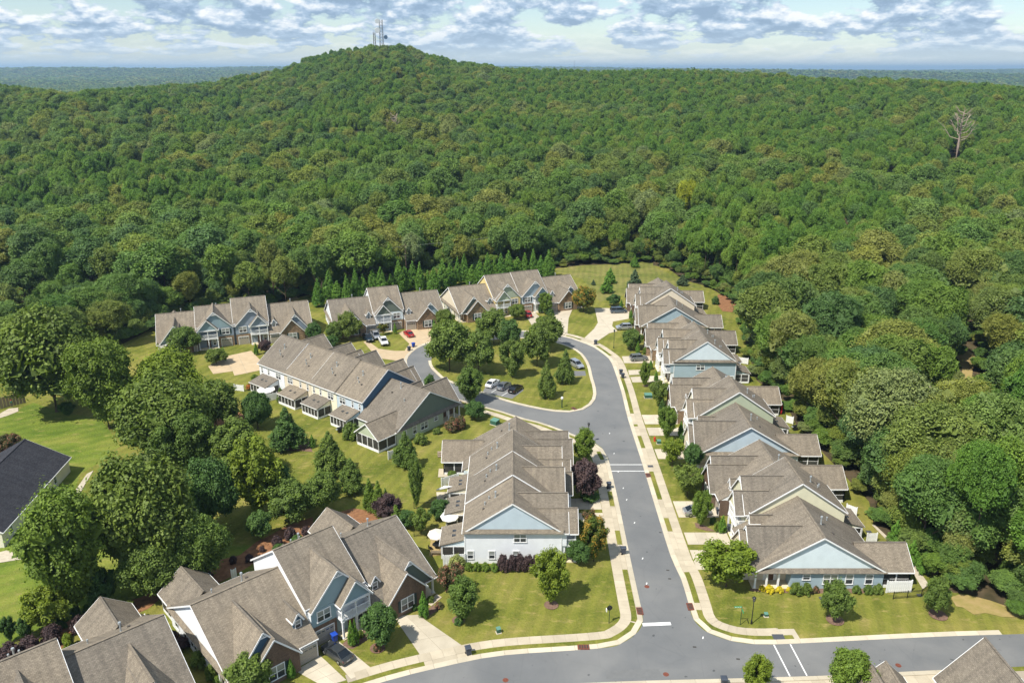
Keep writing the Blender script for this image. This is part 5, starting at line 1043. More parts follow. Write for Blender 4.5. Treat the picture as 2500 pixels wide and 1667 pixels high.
D1 = np.hypot(P1[:, 0], P1[:, 1]); P1 = P1[np.argsort(D1)]
inview = np.abs(P1[:, 0]) < 0.655 * P1[:, 1] + 2
def stand(x, y):
    """what grows where: noise patches of pine, hardwood and scrub"""
    return mnoise.noise(Vector((x / 80.0, y / 110.0, 3.1))) + .35 * mnoise.noise(Vector((x / 22.0, y / 22.0, 7.7))) + (.22 if x > -20 and y > 340 else 0) - (.5 if y < 335 and x < 60 else 0)
def woodtree(x, y, as_obj, k):
    s = stand(x, y); u = random.random()
    if s > .10 and u < .85: kind = ('pine', 'pine'); h, w = random.uniform(15, 22), random.uniform(5.8, 7.8)
    elif u < .72: kind = ('wood', 'wood'); g_ = random.random() ** 1.5; h, w = 13 + 8.5 * g_ + random.uniform(-1.5, 1.5), 8.5 + 6.5 * g_ + random.uniform(-1, 1)
    else: kind = ('woodm', 'wood'); h, w = random.uniform(14, 21), random.uniform(7.5, 11)
    return kind, h, w
FOREST = []; nobj = 0; UNDER = []
MARKS = [('by the left lawn', -112, 140), ('behind the far left row', -80, 232), ('behind the utility pole', -37, 280), ('behind the cypress row', 0, 295), ('behind the meadow', 35, 312), ('beside the far right row', 78, 235), ('beside the middle right row', 76, 165), ('beside the nearest right row', 74, 120), ('at the lower right edge', 80, 96)]
WOODT = []
LABW = {'pine': ('pine_tree', 'tall dark pine standing in the dense wood around the townhouses'), 'wood': ('broadleaf_tree', 'round crowned broadleaf tree in the dense wood around the townhouses'), 'woodm': ('slender_tree', 'slender upright broadleaf tree in the dense wood around the townhouses')}
edge_front = []
for k, (x, y) in enumerate(P1):
    if stand(x, y) < .1 and (x, y) not in EPS and random.random() < .30: continue
    (sp, m), h, w = woodtree(x, y, True, k)
    if x > 40 and y < 240: h *= 1.0
    if x < -60 and y < 235: h *= .68; w *= .78
    z = float(terrain(x, y)) - .1
    if inview[k] and nobj < 300:
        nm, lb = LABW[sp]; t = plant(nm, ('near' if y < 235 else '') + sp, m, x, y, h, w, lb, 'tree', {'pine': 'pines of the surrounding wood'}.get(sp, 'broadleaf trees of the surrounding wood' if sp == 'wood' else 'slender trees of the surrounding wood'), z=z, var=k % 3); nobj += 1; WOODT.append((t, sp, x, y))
    else: FOREST.append((x, y, z, h, w, {'pine': 0, 'wood': 1, 'woodm': 2}[sp] * 3 + k % 3))
def edge_points(poly, step, off):
    L = [Vector(p) for p in poly]; return [p for p in offset(arc_pts(L, step), off)]
plant('broadleaf_tree', 'nearwoodm', 'sun', 75.3, 345, 23, 9.5, 'bright yellow green tree standing out in the wood behind the far right row', 'tree', z=float(terrain(75, 345)))
# a label of its own for each tree of the wood: kind, stretch of the wood, line of trees and count along it
WE = [Vector(p) for p in WOOD_EDGE]
def edge_dist(x, y):
    p = Vector((x, y)); b = 1e9
    for a, c in zip(WE, WE[1:]):
        d = c - a; t = max(0, min(1, (p - a).dot(d) / max(d.length_squared, 1e-9))); b = min(b, (p - a - d * t).length)
    return b
bins_ = {}
for t, sp, x, y in WOODT:
    mk = min(MARKS, key=lambda m: (m[1] - x) ** 2 + (m[2] - y) ** 2)[0]; ln = min(8, int(edge_dist(x, y) / 7.0)); bins_.setdefault((mk, ln, sp), []).append((math.atan2(x, y), t))
for (mk, ln, sp), L_ in bins_.items():
    L_.sort(key=lambda q: q[0]); nm = {'pine': 'dark pine', 'wood': 'round crowned tree', 'woodm': 'slender tree'}[sp]
    for k, (_, t) in enumerate(L_): t['label'] = '%s %s from the left in the %s line %s' % (ORD[k], nm, ORD[ln], mk)
P2 = scatter(560, 1000, 7.4, 30); P2 = P2[terrain(P2[:, 0], P2[:, 1]) > -5]
def instancer(name, pts, protos, label):
    """one object: trees instanced on points (protos are the crowns of standing trees)"""
    A = np.array(pts, float); me = bpy.data.meshes.new(name); me.vertices.add(len(A)); me.vertices.foreach_set('co', A[:, :3].ravel())
    for nm, col in (('tree_h', 3), ('tree_w', 4)):
        a = me.attributes.new(nm, 'FLOAT', 'POINT'); a.data.foreach_set('value', A[:, col])
    a = me.attributes.new('tree_kind', 'INT', 'POINT'); a.data.foreach_set('value', A[:, 5].astype(np.int32))
    a = me.attributes.new('tree_rot', 'FLOAT', 'POINT'); a.data.foreach_set('value', rng.uniform(0, 6.28, len(A)))
    o = link(name, me); g = bpy.data.node_groups.new(name, 'GeometryNodeTree')
    g.interface.new_socket('Geometry', in_out='INPUT', socket_type='NodeSocketGeometry'); g.interface.new_socket('Geometry', in_out='OUTPUT', socket_type='NodeSocketGeometry')
    gi, go = g.nodes.new('NodeGroupInput'), g.nodes.new('NodeGroupOutput'); j = g.nodes.new('GeometryNodeJoinGeometry')
    for p in reversed(protos):
        oi = g.nodes.new('GeometryNodeObjectInfo'); oi.inputs['Object'].default_value = p; oi.inputs['As Instance'].default_value = True; g.links.new(oi.outputs['Geometry'], j.inputs[0])
    ip = g.nodes.new('GeometryNodeInstanceOnPoints'); ip.inputs['Pick Instance'].default_value = True
    def attr(n, t='FLOAT'):
        a = g.nodes.new('GeometryNodeInputNamedAttribute'); a.data_type = t; a.inputs['Name'].default_value = n; return a.outputs['Attribute']
    cs = g.nodes.new('ShaderNodeCombineXYZ'); w_ = attr('tree_w'); g.links.new(w_, cs.inputs[0]); g.links.new(w_, cs.inputs[1]); g.links.new(attr('tree_h'), cs.inputs[2])
    cr = g.nodes.new('ShaderNodeCombineXYZ'); g.links.new(attr('tree_rot'), cr.inputs[2])
    e2r = g.nodes.new('FunctionNodeEulerToRotation'); g.links.new(cr.outputs[0], e2r.inputs[0])
    g.links.new(gi.outputs[0], ip.inputs['Points']); g.links.new(j.outputs[0], ip.inputs['Instance']); g.links.new(attr('tree_kind', 'INT'), ip.inputs['Instance Index'])
    g.links.new(e2r.outputs[0], ip.inputs['Rotation']); g.links.new(cs.outputs[0], ip.inputs['Scale']); g.links.new(ip.outputs[0], go.inputs[0])
    md = o.modifiers.new('trees', 'NODES'); md.node_group = g; tag(o, label, 'wood', None, 'stuff'); return o
for x, y in P2:
    if stand(x, y) < .1 and random.random() < .30: continue
    (sp, m), h, w = woodtree(x, y, False, 0); FOREST.append((x, y, float(terrain(x, y)) - .3, h * .92, w * .98, {'pine': 0, 'wood': 1, 'woodm': 2}[sp] * 3 + int(x * 13 + y * 7) % 3))
def proto(sp, m, var):
    me = crown(*[SPEC[sp][0], m, SPEC[sp][1], SPEC[sp][2], SPEC[sp][3], var])
    for o in C.objects:
        if o.data is me: return o
PROTOS = []
for sp, m in (('pine', 'pine'), ('wood', 'wood'), ('woodm', 'wood')):
    got = [p for p in (proto(sp, m, v) for v in range(3)) if p]
    PROTOS += (got * 3)[:3]
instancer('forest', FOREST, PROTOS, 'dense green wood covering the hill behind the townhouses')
CLEAR = [(119.83,205.52),(126.83,205.52),(113.76,183.36),(109.69,175.94),(107.40,170.37),(106.58,167.04),(99.20,154.24),(91.09,148.73),(92.53,155.96),(98.73,165.10),(102.92,169.70),(112.70,188.09)]
# undergrowth and low young trees along the margin of the wood
for poly, sg in ((RIGHT_EDGE, 1), (BACK_EDGE, 1)):
    for off, st, h0, h1, w0, w1 in ((1.0, 1.3, 1.2, 4.6, 2.0, 4.6), (3.2, 2.3, 3.0, 9.0, 3.5, 6.5), (6.0, 3.2, 6.0, 13.0, 5, 8.5)):
        for p in offset(arc_pts([Vector(q) for q in poly], st), sg * off):
            if random.random() < .38: continue
            x, y = p.x + random.uniform(-1.8, 1.8), p.y + random.uniform(-1.8, 1.8)
            g_ = inside(np.array([x]), np.array([y]), GAP)[0]
            if g_ and (h0 > 2 or inside(np.array([x]), np.array([y]), CLEAR)[0]): continue
            UNDER.append((x, y, float(terrain(x, y)) - .15, random.uniform(h0, h1), random.uniform(w0, w1), random.randint(3, 8)))
for x, y in scatter(80, 330, 4.2, 10):
    if not inside(np.array([x]), np.array([y]), clear)[0] and not inside(np.array([x]), np.array([y]), CLEAR)[0]: UNDER.append((x, y, float(terrain(x, y)) - .15, random.uniform(2, 5), random.uniform(3, 5), random.randint(3, 8)))
instancer('undergrowth', UNDER, PROTOS, 'bushes and saplings filling the margin of the wood')
# far canopy to the horizon
SPEC['far'] = ('round', 12, 18, .075); SPEC['far2'] = ('ovate', 12, 18, .075)
FP = []
for sp, xx in (('far', -520), ('far2', -560)):
    yy = 1250; t = plant('broadleaf_tree', sp, 'wood', xx, yy, 17, 11, 'small %s far off tree in the hazy plain left of the hill' % ('round' if sp == 'far' else 'narrow'), 'tree', 'trees of the hazy plain', z=float(terrain(xx, yy)), trunk=False); FP.append(t.children[0])
far = []
def wedge(t0, t1, y0, y1, step, hh, ww):
    y = y0
    while y < y1:
        for x in np.arange(t0 * y, t1 * y, step):
            xx, yy = x + random.uniform(-.45, .45) * step, y + random.uniform(-.45, .45) * step
            far.append((xx, yy, float(terrain(xx, yy)) - 1.0, hh * random.uniform(.8, 1.25), ww * random.uniform(.85, 1.25), random.randint(0, 1)))
        y += step
wedge(-.70, -.22, 1000, 1900, 10.5, 17, 13)
wedge(.20, .70, 900, 1900, 10.5, 17, 13)
wedge(-.70, -.15, 1900, 3600, 19, 19, 24)
wedge(.05, .70, 1900, 3600, 19, 19, 24)
wedge(-.70, .70, 3600, 8500, 60, 26, 75)
instancer('distant_forest', far, FP, 'far wooded plain fading to blue at the horizon')

# ------------------------------------------------------------------ hill top masts, pole line, dead trees
def lattice(name, x, y, z, h, w, label, dishes=()):
    t = empty(name, (x, y, z), 0.4, label, 'radio mast', 'radio masts on the hill'); mb = MB(); red = mat('mast_steel', (.12, .11, .11), .5, .5, .3)
    n = int(h / 3)
    for a in range(4):
        th = R(45 + 90 * a); mb.bar((w * math.cos(th), w * math.sin(th), 0), (w * .8 * math.cos(th), w * .8 * math.sin(th), h), .28, .28)
        th2 = R(135 + 90 * a)
        for k in range(n):
            z0, z1 = h * k / n, h * (k + 1) / n; f0, f1 = w * (1 - .2 * k / n), w * (1 - .2 * (k + 1) / n)
            mb.bar((f0 * math.cos(th), f0 * math.sin(th), z0), (f1 * math.cos(th2), f1 * math.sin(th2), z1), .14, .14); mb.bar((f0 * math.cos(th), f0 * math.sin(th), z0), (f0 * math.cos(th2), f0 * math.sin(th2), z0), .12, .12)
    mb.build('mast', red, t)
    for k in range(5): mb = MB(); mb.tube([(w * .7 * math.cos(k * 1.3), w * .7 * math.sin(k * 1.3), h - 1), (w * .7 * math.cos(k * 1.3), w * .7 * math.sin(k * 1.3), h + 5 + 2 * (k % 2))], [.06, .03], 5); mb.build('aerial', METAL, t)
    for dx_, dz_, r in dishes:
        mb = MB(); s = -1 if dx_ < 0 else 1; mb.tube([(dx_, -.4, dz_), (dx_, -1.2, dz_), (dx_, -1.5, dz_)], [r * .35, r, r * .97], 16); mb.bar((dx_, -.4, dz_), (0, 0, dz_), .2, .2); mb.build('dish', WHITE if s < 0 else mat('blue_dish', (.10, .16, .25), .5), t)
    return t
hz = float(terrain(-145, 946))
lattice('radio_mast', -145, 946, hz, 44, 2.8, 'tall lattice radio mast with two white dishes on the hill top', ((-4.6, 33.0, 2.9), (-4.2, 42.5, 2.6), (4.6, 26.0, 2.2)))
lattice('radio_mast', -153, 947, hz, 31, 1.7, 'shorter lattice radio mast left of the tall one on the hill top')
fm = lattice('radio_mast', 520, 7000, float(terrain(520, 7000)) + 10, 105, 2.2, 'tiny far radio mast standing on the right horizon'); fm.scale = (1, 1, 1)
BONE = mat('bleached_wood', (.33, .255, .205), .9, .1, var=.25, vscale=2)
def deadtree(x, y, h, label, seed, spread=.34, nb=15):
    g = random.Random(seed); t = empty('dead_tree', (x, y, float(terrain(x, y)) - .2), 0, label, 'tree', 'dead trees in the wood'); mb = MB()
    mb.tube([(0, 0, 0), (.1, 0, h * .4), (-.15, .1, h * .75), (0, 0, h)], [.85, .65, .38, .08], 8); mb.build('trunk', BONE, t); mb = MB()
    for k in range(nb):
        z = h * (.5 + .44 * k / nb); a = k * 2.4 + g.random(); l = h * spread * (1.15 - .6 * k / nb) * g.uniform(.7, 1.15)
        e = Vector((l * math.cos(a), l * math.sin(a), z + l * g.uniform(.55, 1.25))); m_ = Vector((l * .5 * math.cos(a), l * .5 * math.sin(a), z + l * .15)); mb.tube([(0, 0, z), m_, e], [.30, .20, .05], 6)
        for q in range(3):
            b = a + g.uniform(-1.2, 1.2); l2 = l * .45; s0 = m_ + (e - m_) * (.2 + .25 * q); mb.tube([s0, s0 + Vector((l2 * math.cos(b), l2 * math.sin(b), l2 * g.uniform(.2, .9)))], [.12, .03], 5)
    mb.build('branches', BONE, t); return t
deadtree(248.5, 455, 36, 'large bleached dead tree standing above the wood at the right', 3, .21, 20)
deadtree(-74, 520, 22, 'thin grey dead tree in the wood below the hill', 5, .2)
for x, y, s, l in ((86, 104, 8, 'bare grey branched tree among the leaves at the right edge'), (77, 136, 9, 'thin bare tree in front of the dirt clearing at the right')): deadtree(x, y, 14.5, l, s, .22, 10)
px, py = -36.5, 268.0
pole = empty('utility_pole', (px, py, 0), R(20), 'bare wooden utility pole behind the cypress row', 'utility pole')
mb = MB(); mb.tube([(0, 0, 0), (0, 0, 13.5)], [.2, .12], 8); mb.build('post', TRUNK, pole); mb = MB(); mb.box(-1.2, 1.2, -.06, .06, 12.6, 12.78); mb.build('crossarm', TRUNK, pole)
def wire(a, b, sag, label):
    mb = MB(); a, b = Vector(a), Vector(b); mb.tube([a + (b - a) * (k / 12) - Vector((0, 0, sag * 4 * (k / 12) * (1 - k / 12))) for k in range(13)], [.028] * 13, 4); o = mb.build('power_line', mat('wire', (.25, .25, .24), .5)); return tag(o, label, 'wire', 'power lines before the wood')
for sfx, a, b in (('upper left span', (px, py, 12.7), (-108, 242, 12)), ('lower left span', (px, py, 9.2), (-108, 242, 8.6)), ('right span', (px, py, 12.7), (42, 316, 14))): wire(a, b, 1.2, 'thin power line strung from the wooden pole along the wood, ' + sfx)

# ------------------------------------------------------------------ vehicles
TYRE = mat('tyre_rubber', (.015, .015, .016), .85); RIM = mat('alloy_rim', (.45, .46, .47), .35, .5, .8); CGLASS = mat('car_glass', (.012, .015, .018), .06, .6); LAMP = mat('clear_lamp', (.75, .76, .74), .15, .6); REDL = mat('red_lamp', (.35, .01, .01), .2, .6); TRIMB = mat('black_plastic', (.02, .02, .02), .6)
PLATE = mat('licence_plate', (.6, .6, .58), .5)
def paint(name, col, metal=.35):
    m = mat(name, col, .32, .5, metal); m.node_tree.nodes['Principled BSDF'].inputs['Coat Weight'].default_value = .7; m.node_tree.nodes['Principled BSDF'].inputs['Coat Roughness'].default_value = .06; return m
def loft(secs, close=True):
    mb = MB(); n = len(secs[0]); 
    for s in secs: mb.v += [tuple(p) for p in s]
    for i in range(len(secs) - 1):
        for k in range(n): a, b = i * n + k, i * n + (k + 1) % n; mb.f.append((a, b, b + n, a + n)); mb.mi.append(0)
    if close: mb.f.append(tuple(range(n - 1, -1, -1))); mb.f.append(tuple((len(secs) - 1) * n + k for k in range(n))); mb.mi += [0, 0]
    return mb
SHAPES = { # length, width, body profile (x, z_bottom, z_top, half width), cabin (x, z, half width) base line -> roof
 'sedan': (4.75, 1.82, [(-2.37, .42, .80, .72), (-2.30, .30, .95, .84), (-1.5, .22, 1.02, .90), (-.4, .2, .98, .91), (.8, .2, .97, .91), (1.5, .22, .92, .89), (2.15, .28, .78, .82), (2.37, .4, .62, .66)], (-1.95, -1.05, .35, 1.25), 1.45, .97, .93),
 'suv': (4.6, 1.86, [(-2.3, .5, 1.0, .78), (-2.24, .36, 1.1, .88), (-1.4, .28, 1.12, .93), (.0, .26, 1.1, .93), (1.0, .28, 1.08, .92), (1.9, .34, .98, .88), (2.2, .42, .85, .8), (2.3, .5, .7, .7)], (-2.2, -1.85, .35, 1.15), 1.7, 1.1, 1.07),
 'van': (5.1, 1.95, [(-2.55, .48, 1.0, .84), (-2.5, .32, 1.1, .93), (-1.4, .24, 1.12, .97), (.2, .22, 1.1, .97), (1.3, .24, 1.05, .95), (2.1, .3, .92, .9), (2.45, .4, .78, .8), (2.55, .5, .66, .7)], (-2.45, -2.2, .75, 1.75), 1.75, 1.12, 1.05),
 'pickup': (5.7, 1.98, [(-2.85, .6, 1.05, .90), (-2.82, .52, 1.12, .96), (-1.0, .45, 1.14, .98), (.4, .42, 1.12, .98), (1.3, .45, 1.12, .97), (2.4, .5, 1.06, .94), (2.8, .58, .95, .88), (2.85, .62, .85, .84)], (-.75, -.55, .85, 1.45), 1.85, 1.13, 1.12)}
def car(name, kind, x, y, ang, m, label, cat, z=.075, cover=None):
    L_, Wd, prof, (c0, c1, c2, c3), zr, zb0, zb1 = SHAPES[kind]; t = empty(name, (x, y, z), R(ang), label, cat, 'cars parked in the estate')
    secs = [[(px_, -hw, zl), (px_, -hw * 1.0, zl + (zt - zl) * .55), (px_, -hw * .9, zt), (px_, hw * .9, zt), (px_, hw, zl + (zt - zl) * .55), (px_, hw, zl)] for px_, zl, zt, hw in prof]
    mb = loft(secs); mb.build('body', m, t)
    hw = Wd / 2; a, b = hw * .88, hw * .70
    cab = [[(c0, -a * .93, zb0 - .03), (c0, a * .93, zb0 - .03), (c0 + .02, a * .93, zb0), (c0 + .02, -a * .93, zb0)], [(c1, -b, zr - .05), (c1, b, zr - .05), (c1 + .02, b, zr - .03), (c1 + .02, -b, zr - .03)]]
    g = MB(); q = lambda *p: g.face(p)
    A, B = [(c0, -a * .94, zb0), (c0, a * .94, zb0)], [(c1, -b, zr - .04), (c1, b, zr - .04)]; D_, E_ = [(c2, -b, zr - .04), (c2, b, zr - .04)], [(c3, -a * .9, zb1), (c3, a * .9, zb1)]
    q(A[1], A[0], B[0], B[1]); q(E_[0], E_[1], D_[1], D_[0]); q(A[0], E_[0], D_[0], B[0]); q(E_[1], A[1], B[1], D_[1]); q(B[0], D_[0], D_[1], B[1]); q(A[0], A[1], E_[1], E_[0]); g.build('windows', CGLASS, t)
    r = MB(); r.box(c1 - .06, c2 + .04, -b - .01, b + .01, zr - .05, zr); 
    for s in (-1, 1):
        r.bar((c0, s * a * .95, zb0), (c1, s * (b + .005), zr - .02), .07, .07); r.bar((c3, s * a * .91, zb1), (c2, s * (b + .005), zr - .02), .06, .06); mx_ = (c1 + c2) / 2; r.bar((mx_, s * a * .955, (zb0 + zb1) / 2), (mx_, s * (b + .008), zr - .02), .09, .05)
    r.build('roof', m if cover is None else cover, t)
    wx = L_ / 2 - (.95 if kind != 'pickup' else 1.05)
    for sx in (-1, 1):
        for sy in (-1, 1):
            rr = .34 if kind in ('sedan', 'van') else .38
            if 'w' + kind not in WM:
                w = MB(); w.tube([(0, -.12, 0), (0, .12, 0)], [rr, rr], 16); d = MB(); d.tube([(0, -.128, 0), (0, -.11, 0)], [rr * .62, rr * .66], 12); d.tube([(0, .11, 0), (0, .128, 0)], [rr * .66, rr * .62], 12); WM['w' + kind] = (w.mesh('tyre', TYRE), d.mesh('rim', RIM))
            w = link('wheel', WM['w' + kind][0], t, (sx * wx, sy * (hw - .11), rr)); link('rim', WM['w' + kind][1], w)
    f, bk = prof[-2], prof[1]
    for s in (-1, 1):
        k = MB(); k.box(f[0] - .10, f[0] + .06, s * f[3] * .62 - .2, s * f[3] * .62 + .2, f[2] - .17, f[2] - .03); k.build('headlight', LAMP, t)
        k = MB(); k.box(bk[0] - .03, bk[0] + .12, s * bk[3] * .78 - .15, s * bk[3] * .78 + .14, bk[2] - .3, bk[2] - .08); k.build('tail_light', REDL, t)
        k = MB(); k.box(c3 - .45, c3 - .25, s * (hw + .02), s * (hw + .16), zb1 + .02, zb1 + .16); k.build('wing_mirror', m, t)
    k = MB(); k.box(prof[-1][0] - .12, prof[-1][0] + .012, -.45, .45, prof[-1][1] + .02, prof[-1][2] - .08); k.build('grille', TRIMB, t)
    k = MB(); k.box(prof[0][0] - .012, prof[0][0] + .05, -.24, .24, .55, .68); k.build('licence_plate', PLATE, t)
    if kind == 'pickup':
        k = MB(); k.box(-2.74, -.8, -.80, .80, 1.135, 1.16); k.build('bed_cover', TRIMB if cover is None else cover, t)
    return t
sil, drk, wht, red_, blk, nav, gry, bly = paint('silver_paint', (.52, .54, .57), .7), paint('dark_grey_paint', (.07, .078, .085), .6), paint('white_paint', (.75, .75, .74), .0), paint('red_paint', (.42, .008, .014), .2), paint('black_paint', (.008, .008, .01), .2), paint('navy_paint', (.015, .035, .055), .4), paint('grey_paint', (.26, .28, .30), .6), paint('blue_grey_paint', (.10, .135, .17), .6)
def at2(p, q): return ((p[0] + q[0]) / 2, (p[1] + q[1]) / 2)
def ang_of(p, q): return math.degrees(math.atan2(q[1] - p[1], q[0] - p[0]))
def placecar(name, kind, rear, front, m, label, cat, z=.075, **k): c = at2(rear, front); car(name, kind, c[0], c[1], ang_of(rear, front), m, label, cat, z, **k)
placecar('parked_car', 'sedan', (-20.70,80.94), (-23.43,83.25), drk, 'dark grey sedan parked on the drive below the blue bin', 'car')
placecar('pickup_truck', 'pickup', (-40.79,208.88), (-37.65,202.09), nav, 'dark blue pickup truck parked beside the white pickup', 'truck')
placecar('pickup_truck', 'pickup', (-38.56,210.34), (-36.48,205.06), sil, 'grey pickup truck nose out behind the dark blue pickup', 'truck')
placecar('pickup_truck', 'pickup', (-36.01,206.95), (-33.16,198.49), wht, 'white pickup truck with a dark bed cover on the court drive', 'truck')
placecar('parked_car', 'sedan', (-27.38,206.95), (-29.90,211.83), red_, 'red sedan on the driveway of the back row', 'car')
placecar('parked_car', 'suv', (5.29,225.08), (3.88,230.18), red_, 'red hatchback parked under the low tree at the back', 'car')
placecar('parked_car', 'sedan', (-5.54,170.44), (-3.42,174.59), wht, 'white sedan in the island parking bay', 'car', .118)
placecar('parked_car', 'sedan', (-3.06,168.63), (-0.65,173.18), gry, 'grey sedan between the white and black cars in the bay', 'car', .118)
placecar('parked_car', 'sedan', (-0.38,166.91), (2.08,171.46), blk, 'black sedan at the right end of the parking bay', 'car', .118)
placecar('parked_car', 'suv', (14.82,186.97), (17.24,182.44), sil, 'silver car half hidden by a young tree on the island', 'car', .118)
placecar('minivan', 'van', (29.74,231.12), (34.79,231.71), bly, 'blue grey minivan in the far right court', 'minivan')
placecar('parked_car', 'suv', (33.91,215.27), (29.57,214.76), sil, 'silver suv nose left in the far right court', 'suv')
placecar('parked_car', 'suv', (29.66,189.23), (34.59,190.05), gry, 'silver grey car on the short drive below the lamp post', 'car')
placecar('parked_car', 'sedan', (28.42,115.65), (33.08,116.17), sil, 'silver sedan behind the bright young maple on the right', 'car')
placecar('parked_car', 'sedan', (102.37,167.70), (105.54,172.42), gry, 'grey car on the dirt clearing in the right wood', 'car')

# ------------------------------------------------------------------ bins, lamps, signs and other street furniture
def binobj(x, y, ang, m, label, kinds=None):
    t = empty('wheelie_bin', (x, y, .07), R(ang), label, 'bin', 'wheelie bins along the kerbs')
    q = lambda s, z, d: [(-s, -s * 1.1 + d, z), (s, -s * 1.1 + d, z), (s, s * 1.1, z), (-s, s * 1.1, z)]
    mb = loft([q(.25, .10, 0), q(.27, .3, 0), q(.34, 1.0, 0), q(.37, 1.02, 0), q(.37, 1.08, 0)]); mb.build('body', m, t)
    mb = loft([q(.38, 1.08, 0), q(.38, 1.13, 0), q(.28, 1.2, .03)]); mb.build('lid', m, t)
    mb = MB(); mb.bar((-.26, .46, 1.05), (.26, .46, 1.05), .05, .05); mb.build('handle', m, t)
    for s in (-1, 1): mb = MB(); mb.tube([(s * .24, .25, .13), (s * .32, .25, .13)], [.15, .15], 12); mb.build('wheel', TYRE, t)
BING = mat('charcoal_bin_plastic', (.045, .055, .075), .55, .4); BINB = mat('blue_bin_plastic', (.012, .06, .38), .5, .4)
for p, a, m, l in (((-5.52,82.39), 20, BING, 'dark bin standing alone at the kerb by the right front drive'), ((17.06,124.49), 90, BING, 'dark bin on the left kerb above the long verge, below the plum tree'), ((16.97,104.44), 90, BING, 'dark bin on the left kerb beside the orange topped maple'), ((34.25,115.82), -90, BING, 'dark bin by the garage wall beside the silver sedan'), ((34.85,110.67), -90, BING, 'dark bin between the arborvitae and the cream garage'),
 ((22.44,201.99), 60, BING, 'dark bin alone at the mouth of the right court'), ((26.35,179.88), -80, BING, 'dark bin, upper one of a pair at the right kerb'), ((26.45,177.38), -80, BING, 'dark bin, lower one of a pair at the right kerb'), ((-26.97,196.81), 130, BING, 'grey bin next to a blue one at the left of the loop'), ((-26.19,199.82), 130, BINB, 'blue bin next to a grey one at the left of the loop'), ((-22.92,84.88), 40, BINB, 'bright blue bin before the garage with the grey sedan'), ((25.38,77.04), 180, BING, 'dark bin at the bottom kerb left of the crossing')): binobj(p[0], p[1], a, m, l)
GREENM = mat('dark_green_paint', (.012, .04, .028), .45, .4)
def lamp(x, y, h, label, m=None):
    m = m or BLACKM; t = empty('street_lamp', (x, y, 0.0), 0, label, 'street lamp', 'street lamps of the estate')
    mb = MB(); mb.tube([(0, 0, 0), (0, 0, .5), (0, 0, .6), (0, 0, h - .75)], [.14, .12, .07, .055], 10); mb.build('post', m, t)
    mb = MB(); mb.tube([(0, 0, h - .75), (0, 0, h - .68), (0, 0, h - .2), (0, 0, h - .17)], [.06, .15, .24, .24], 8); mb.build('lantern', mat('lantern_glass', (.10, .10, .095), .2, .6), t)
    mb = MB(); mb.tube([(0, 0, h - .17), (0, 0, h - .12), (0, 0, h), (0, 0, h + .16)], [.28, .28, .10, .015], 8); mb.build('cap', m, t)
    for k in range(4): mb = MB(); a = R(45 + 90 * k); mb.bar((.15 * math.cos(a), .15 * math.sin(a), h - .7), (.24 * math.cos(a), .24 * math.sin(a), h - .17), .03, .03); mb.build('lantern_bar', m, t)
L1 = (31.92,88.32); lamp(L1[0], L1[1], 4.25, 'black lamp post on the corner lawn beside the street name sign')
L1 = (26.92,198.92); lamp(L1[0], L1[1], 5.2, 'slim green lamp post on the lawn by the upper right houses', GREENM)
L1 = (15.04,142.41); lamp(L1[0], L1[1], 4.4, 'lamp post whose head shows above the bright green street tree')
L1 = (10.89,159.75); t = empty('bollard_light', (L1[0], L1[1], .1), 0, 'short green bollard light with a white globe on the island', 'bollard light')
mb = MB(); mb.tube([(0, 0, 0), (0, 0, .15), (0, 0, 1.9)], [.2, .12, .11], 10); mb.build('post', GREENM, t); mb = MB(); mb.tube([(0, 0, 1.85), (0, 0, 2.0), (0, 0, 2.25), (0, 0, 2.45), (0, 0, 2.55)], [.1, .24, .3, .22, .04], 12); mb.build('globe', WHITE, t, smooth=True)
p = (30.36,88.10); t = empty('street_name_sign', (p[0], p[1], 0), 0, 'green street name sign on a post at the corner lawn', 'sign')
GRN = mat('sign_green', (.012, .28, .11), .5, .4)
mb = MB(); mb.tube([(0, 0, 0), (0, 0, 2.95)], [.045, .04], 8); mb.build('post', GREENM, t); mb = MB(); mb.box(-1.0, 0, -.02, .02, 2.72, 2.95); mb.build('sign_blade', GRN, t); mb = MB(); mb.box(-.02, .02, -.85, .0, 2.42, 2.64); mb.build('sign_blade', GRN, t)
mb = MB()
for k, wch in enumerate((.07, .05, .06, .04, .07, .05, .03, .06, .05)): mb.box(-.94 + k * .1, -.94 + k * .1 + wch, -.024, -.021, 2.79, 2.88)
mb.build('sign_lettering', WHITE, t)
p = (12.94,88.43); t = empty('stop_sign', (p[0], p[1], 0), R(8), 'black backed octagonal stop sign seen from behind at the corner', 'sign')
mb = MB(); mb.tube([(0, 0, 0), (0, 0, 3.0)], [.05, .045], 8); mb.build('post', GREENM, t)
mb = MB(); mb.prism([(.40 * math.cos(R(22.5 + 45 * k)), -.03, 2.45 + .40 * math.sin(R(22.5 + 45 * k))) for k in range(8)], (0, .03, 0)); mb.build('sign_back', BLACKM, t)
mb = MB(); mb.prism([(.36 * math.cos(R(22.5 + 45 * k)), .002, 2.45 + .36 * math.sin(R(22.5 + 45 * k))) for k in range(8)], (0, .008, 0)); mb.build('sign_face', mat('stop_red', (.45, .01, .015), .5), t)
mb = MB(); mb.box(-.5, -.42, -.3, .02, 2.05, 2.5); mb.build('sign_edge', WHITE, t)
fc = bpy.data.curves.new('stop_text', 'FONT'); fc.body = 'STOP'; fc.size = .26; fc.align_x = 'CENTER'; fc.align_y = 'CENTER'; fo = bpy.data.objects.new('tmp', fc); C.objects.link(fo)
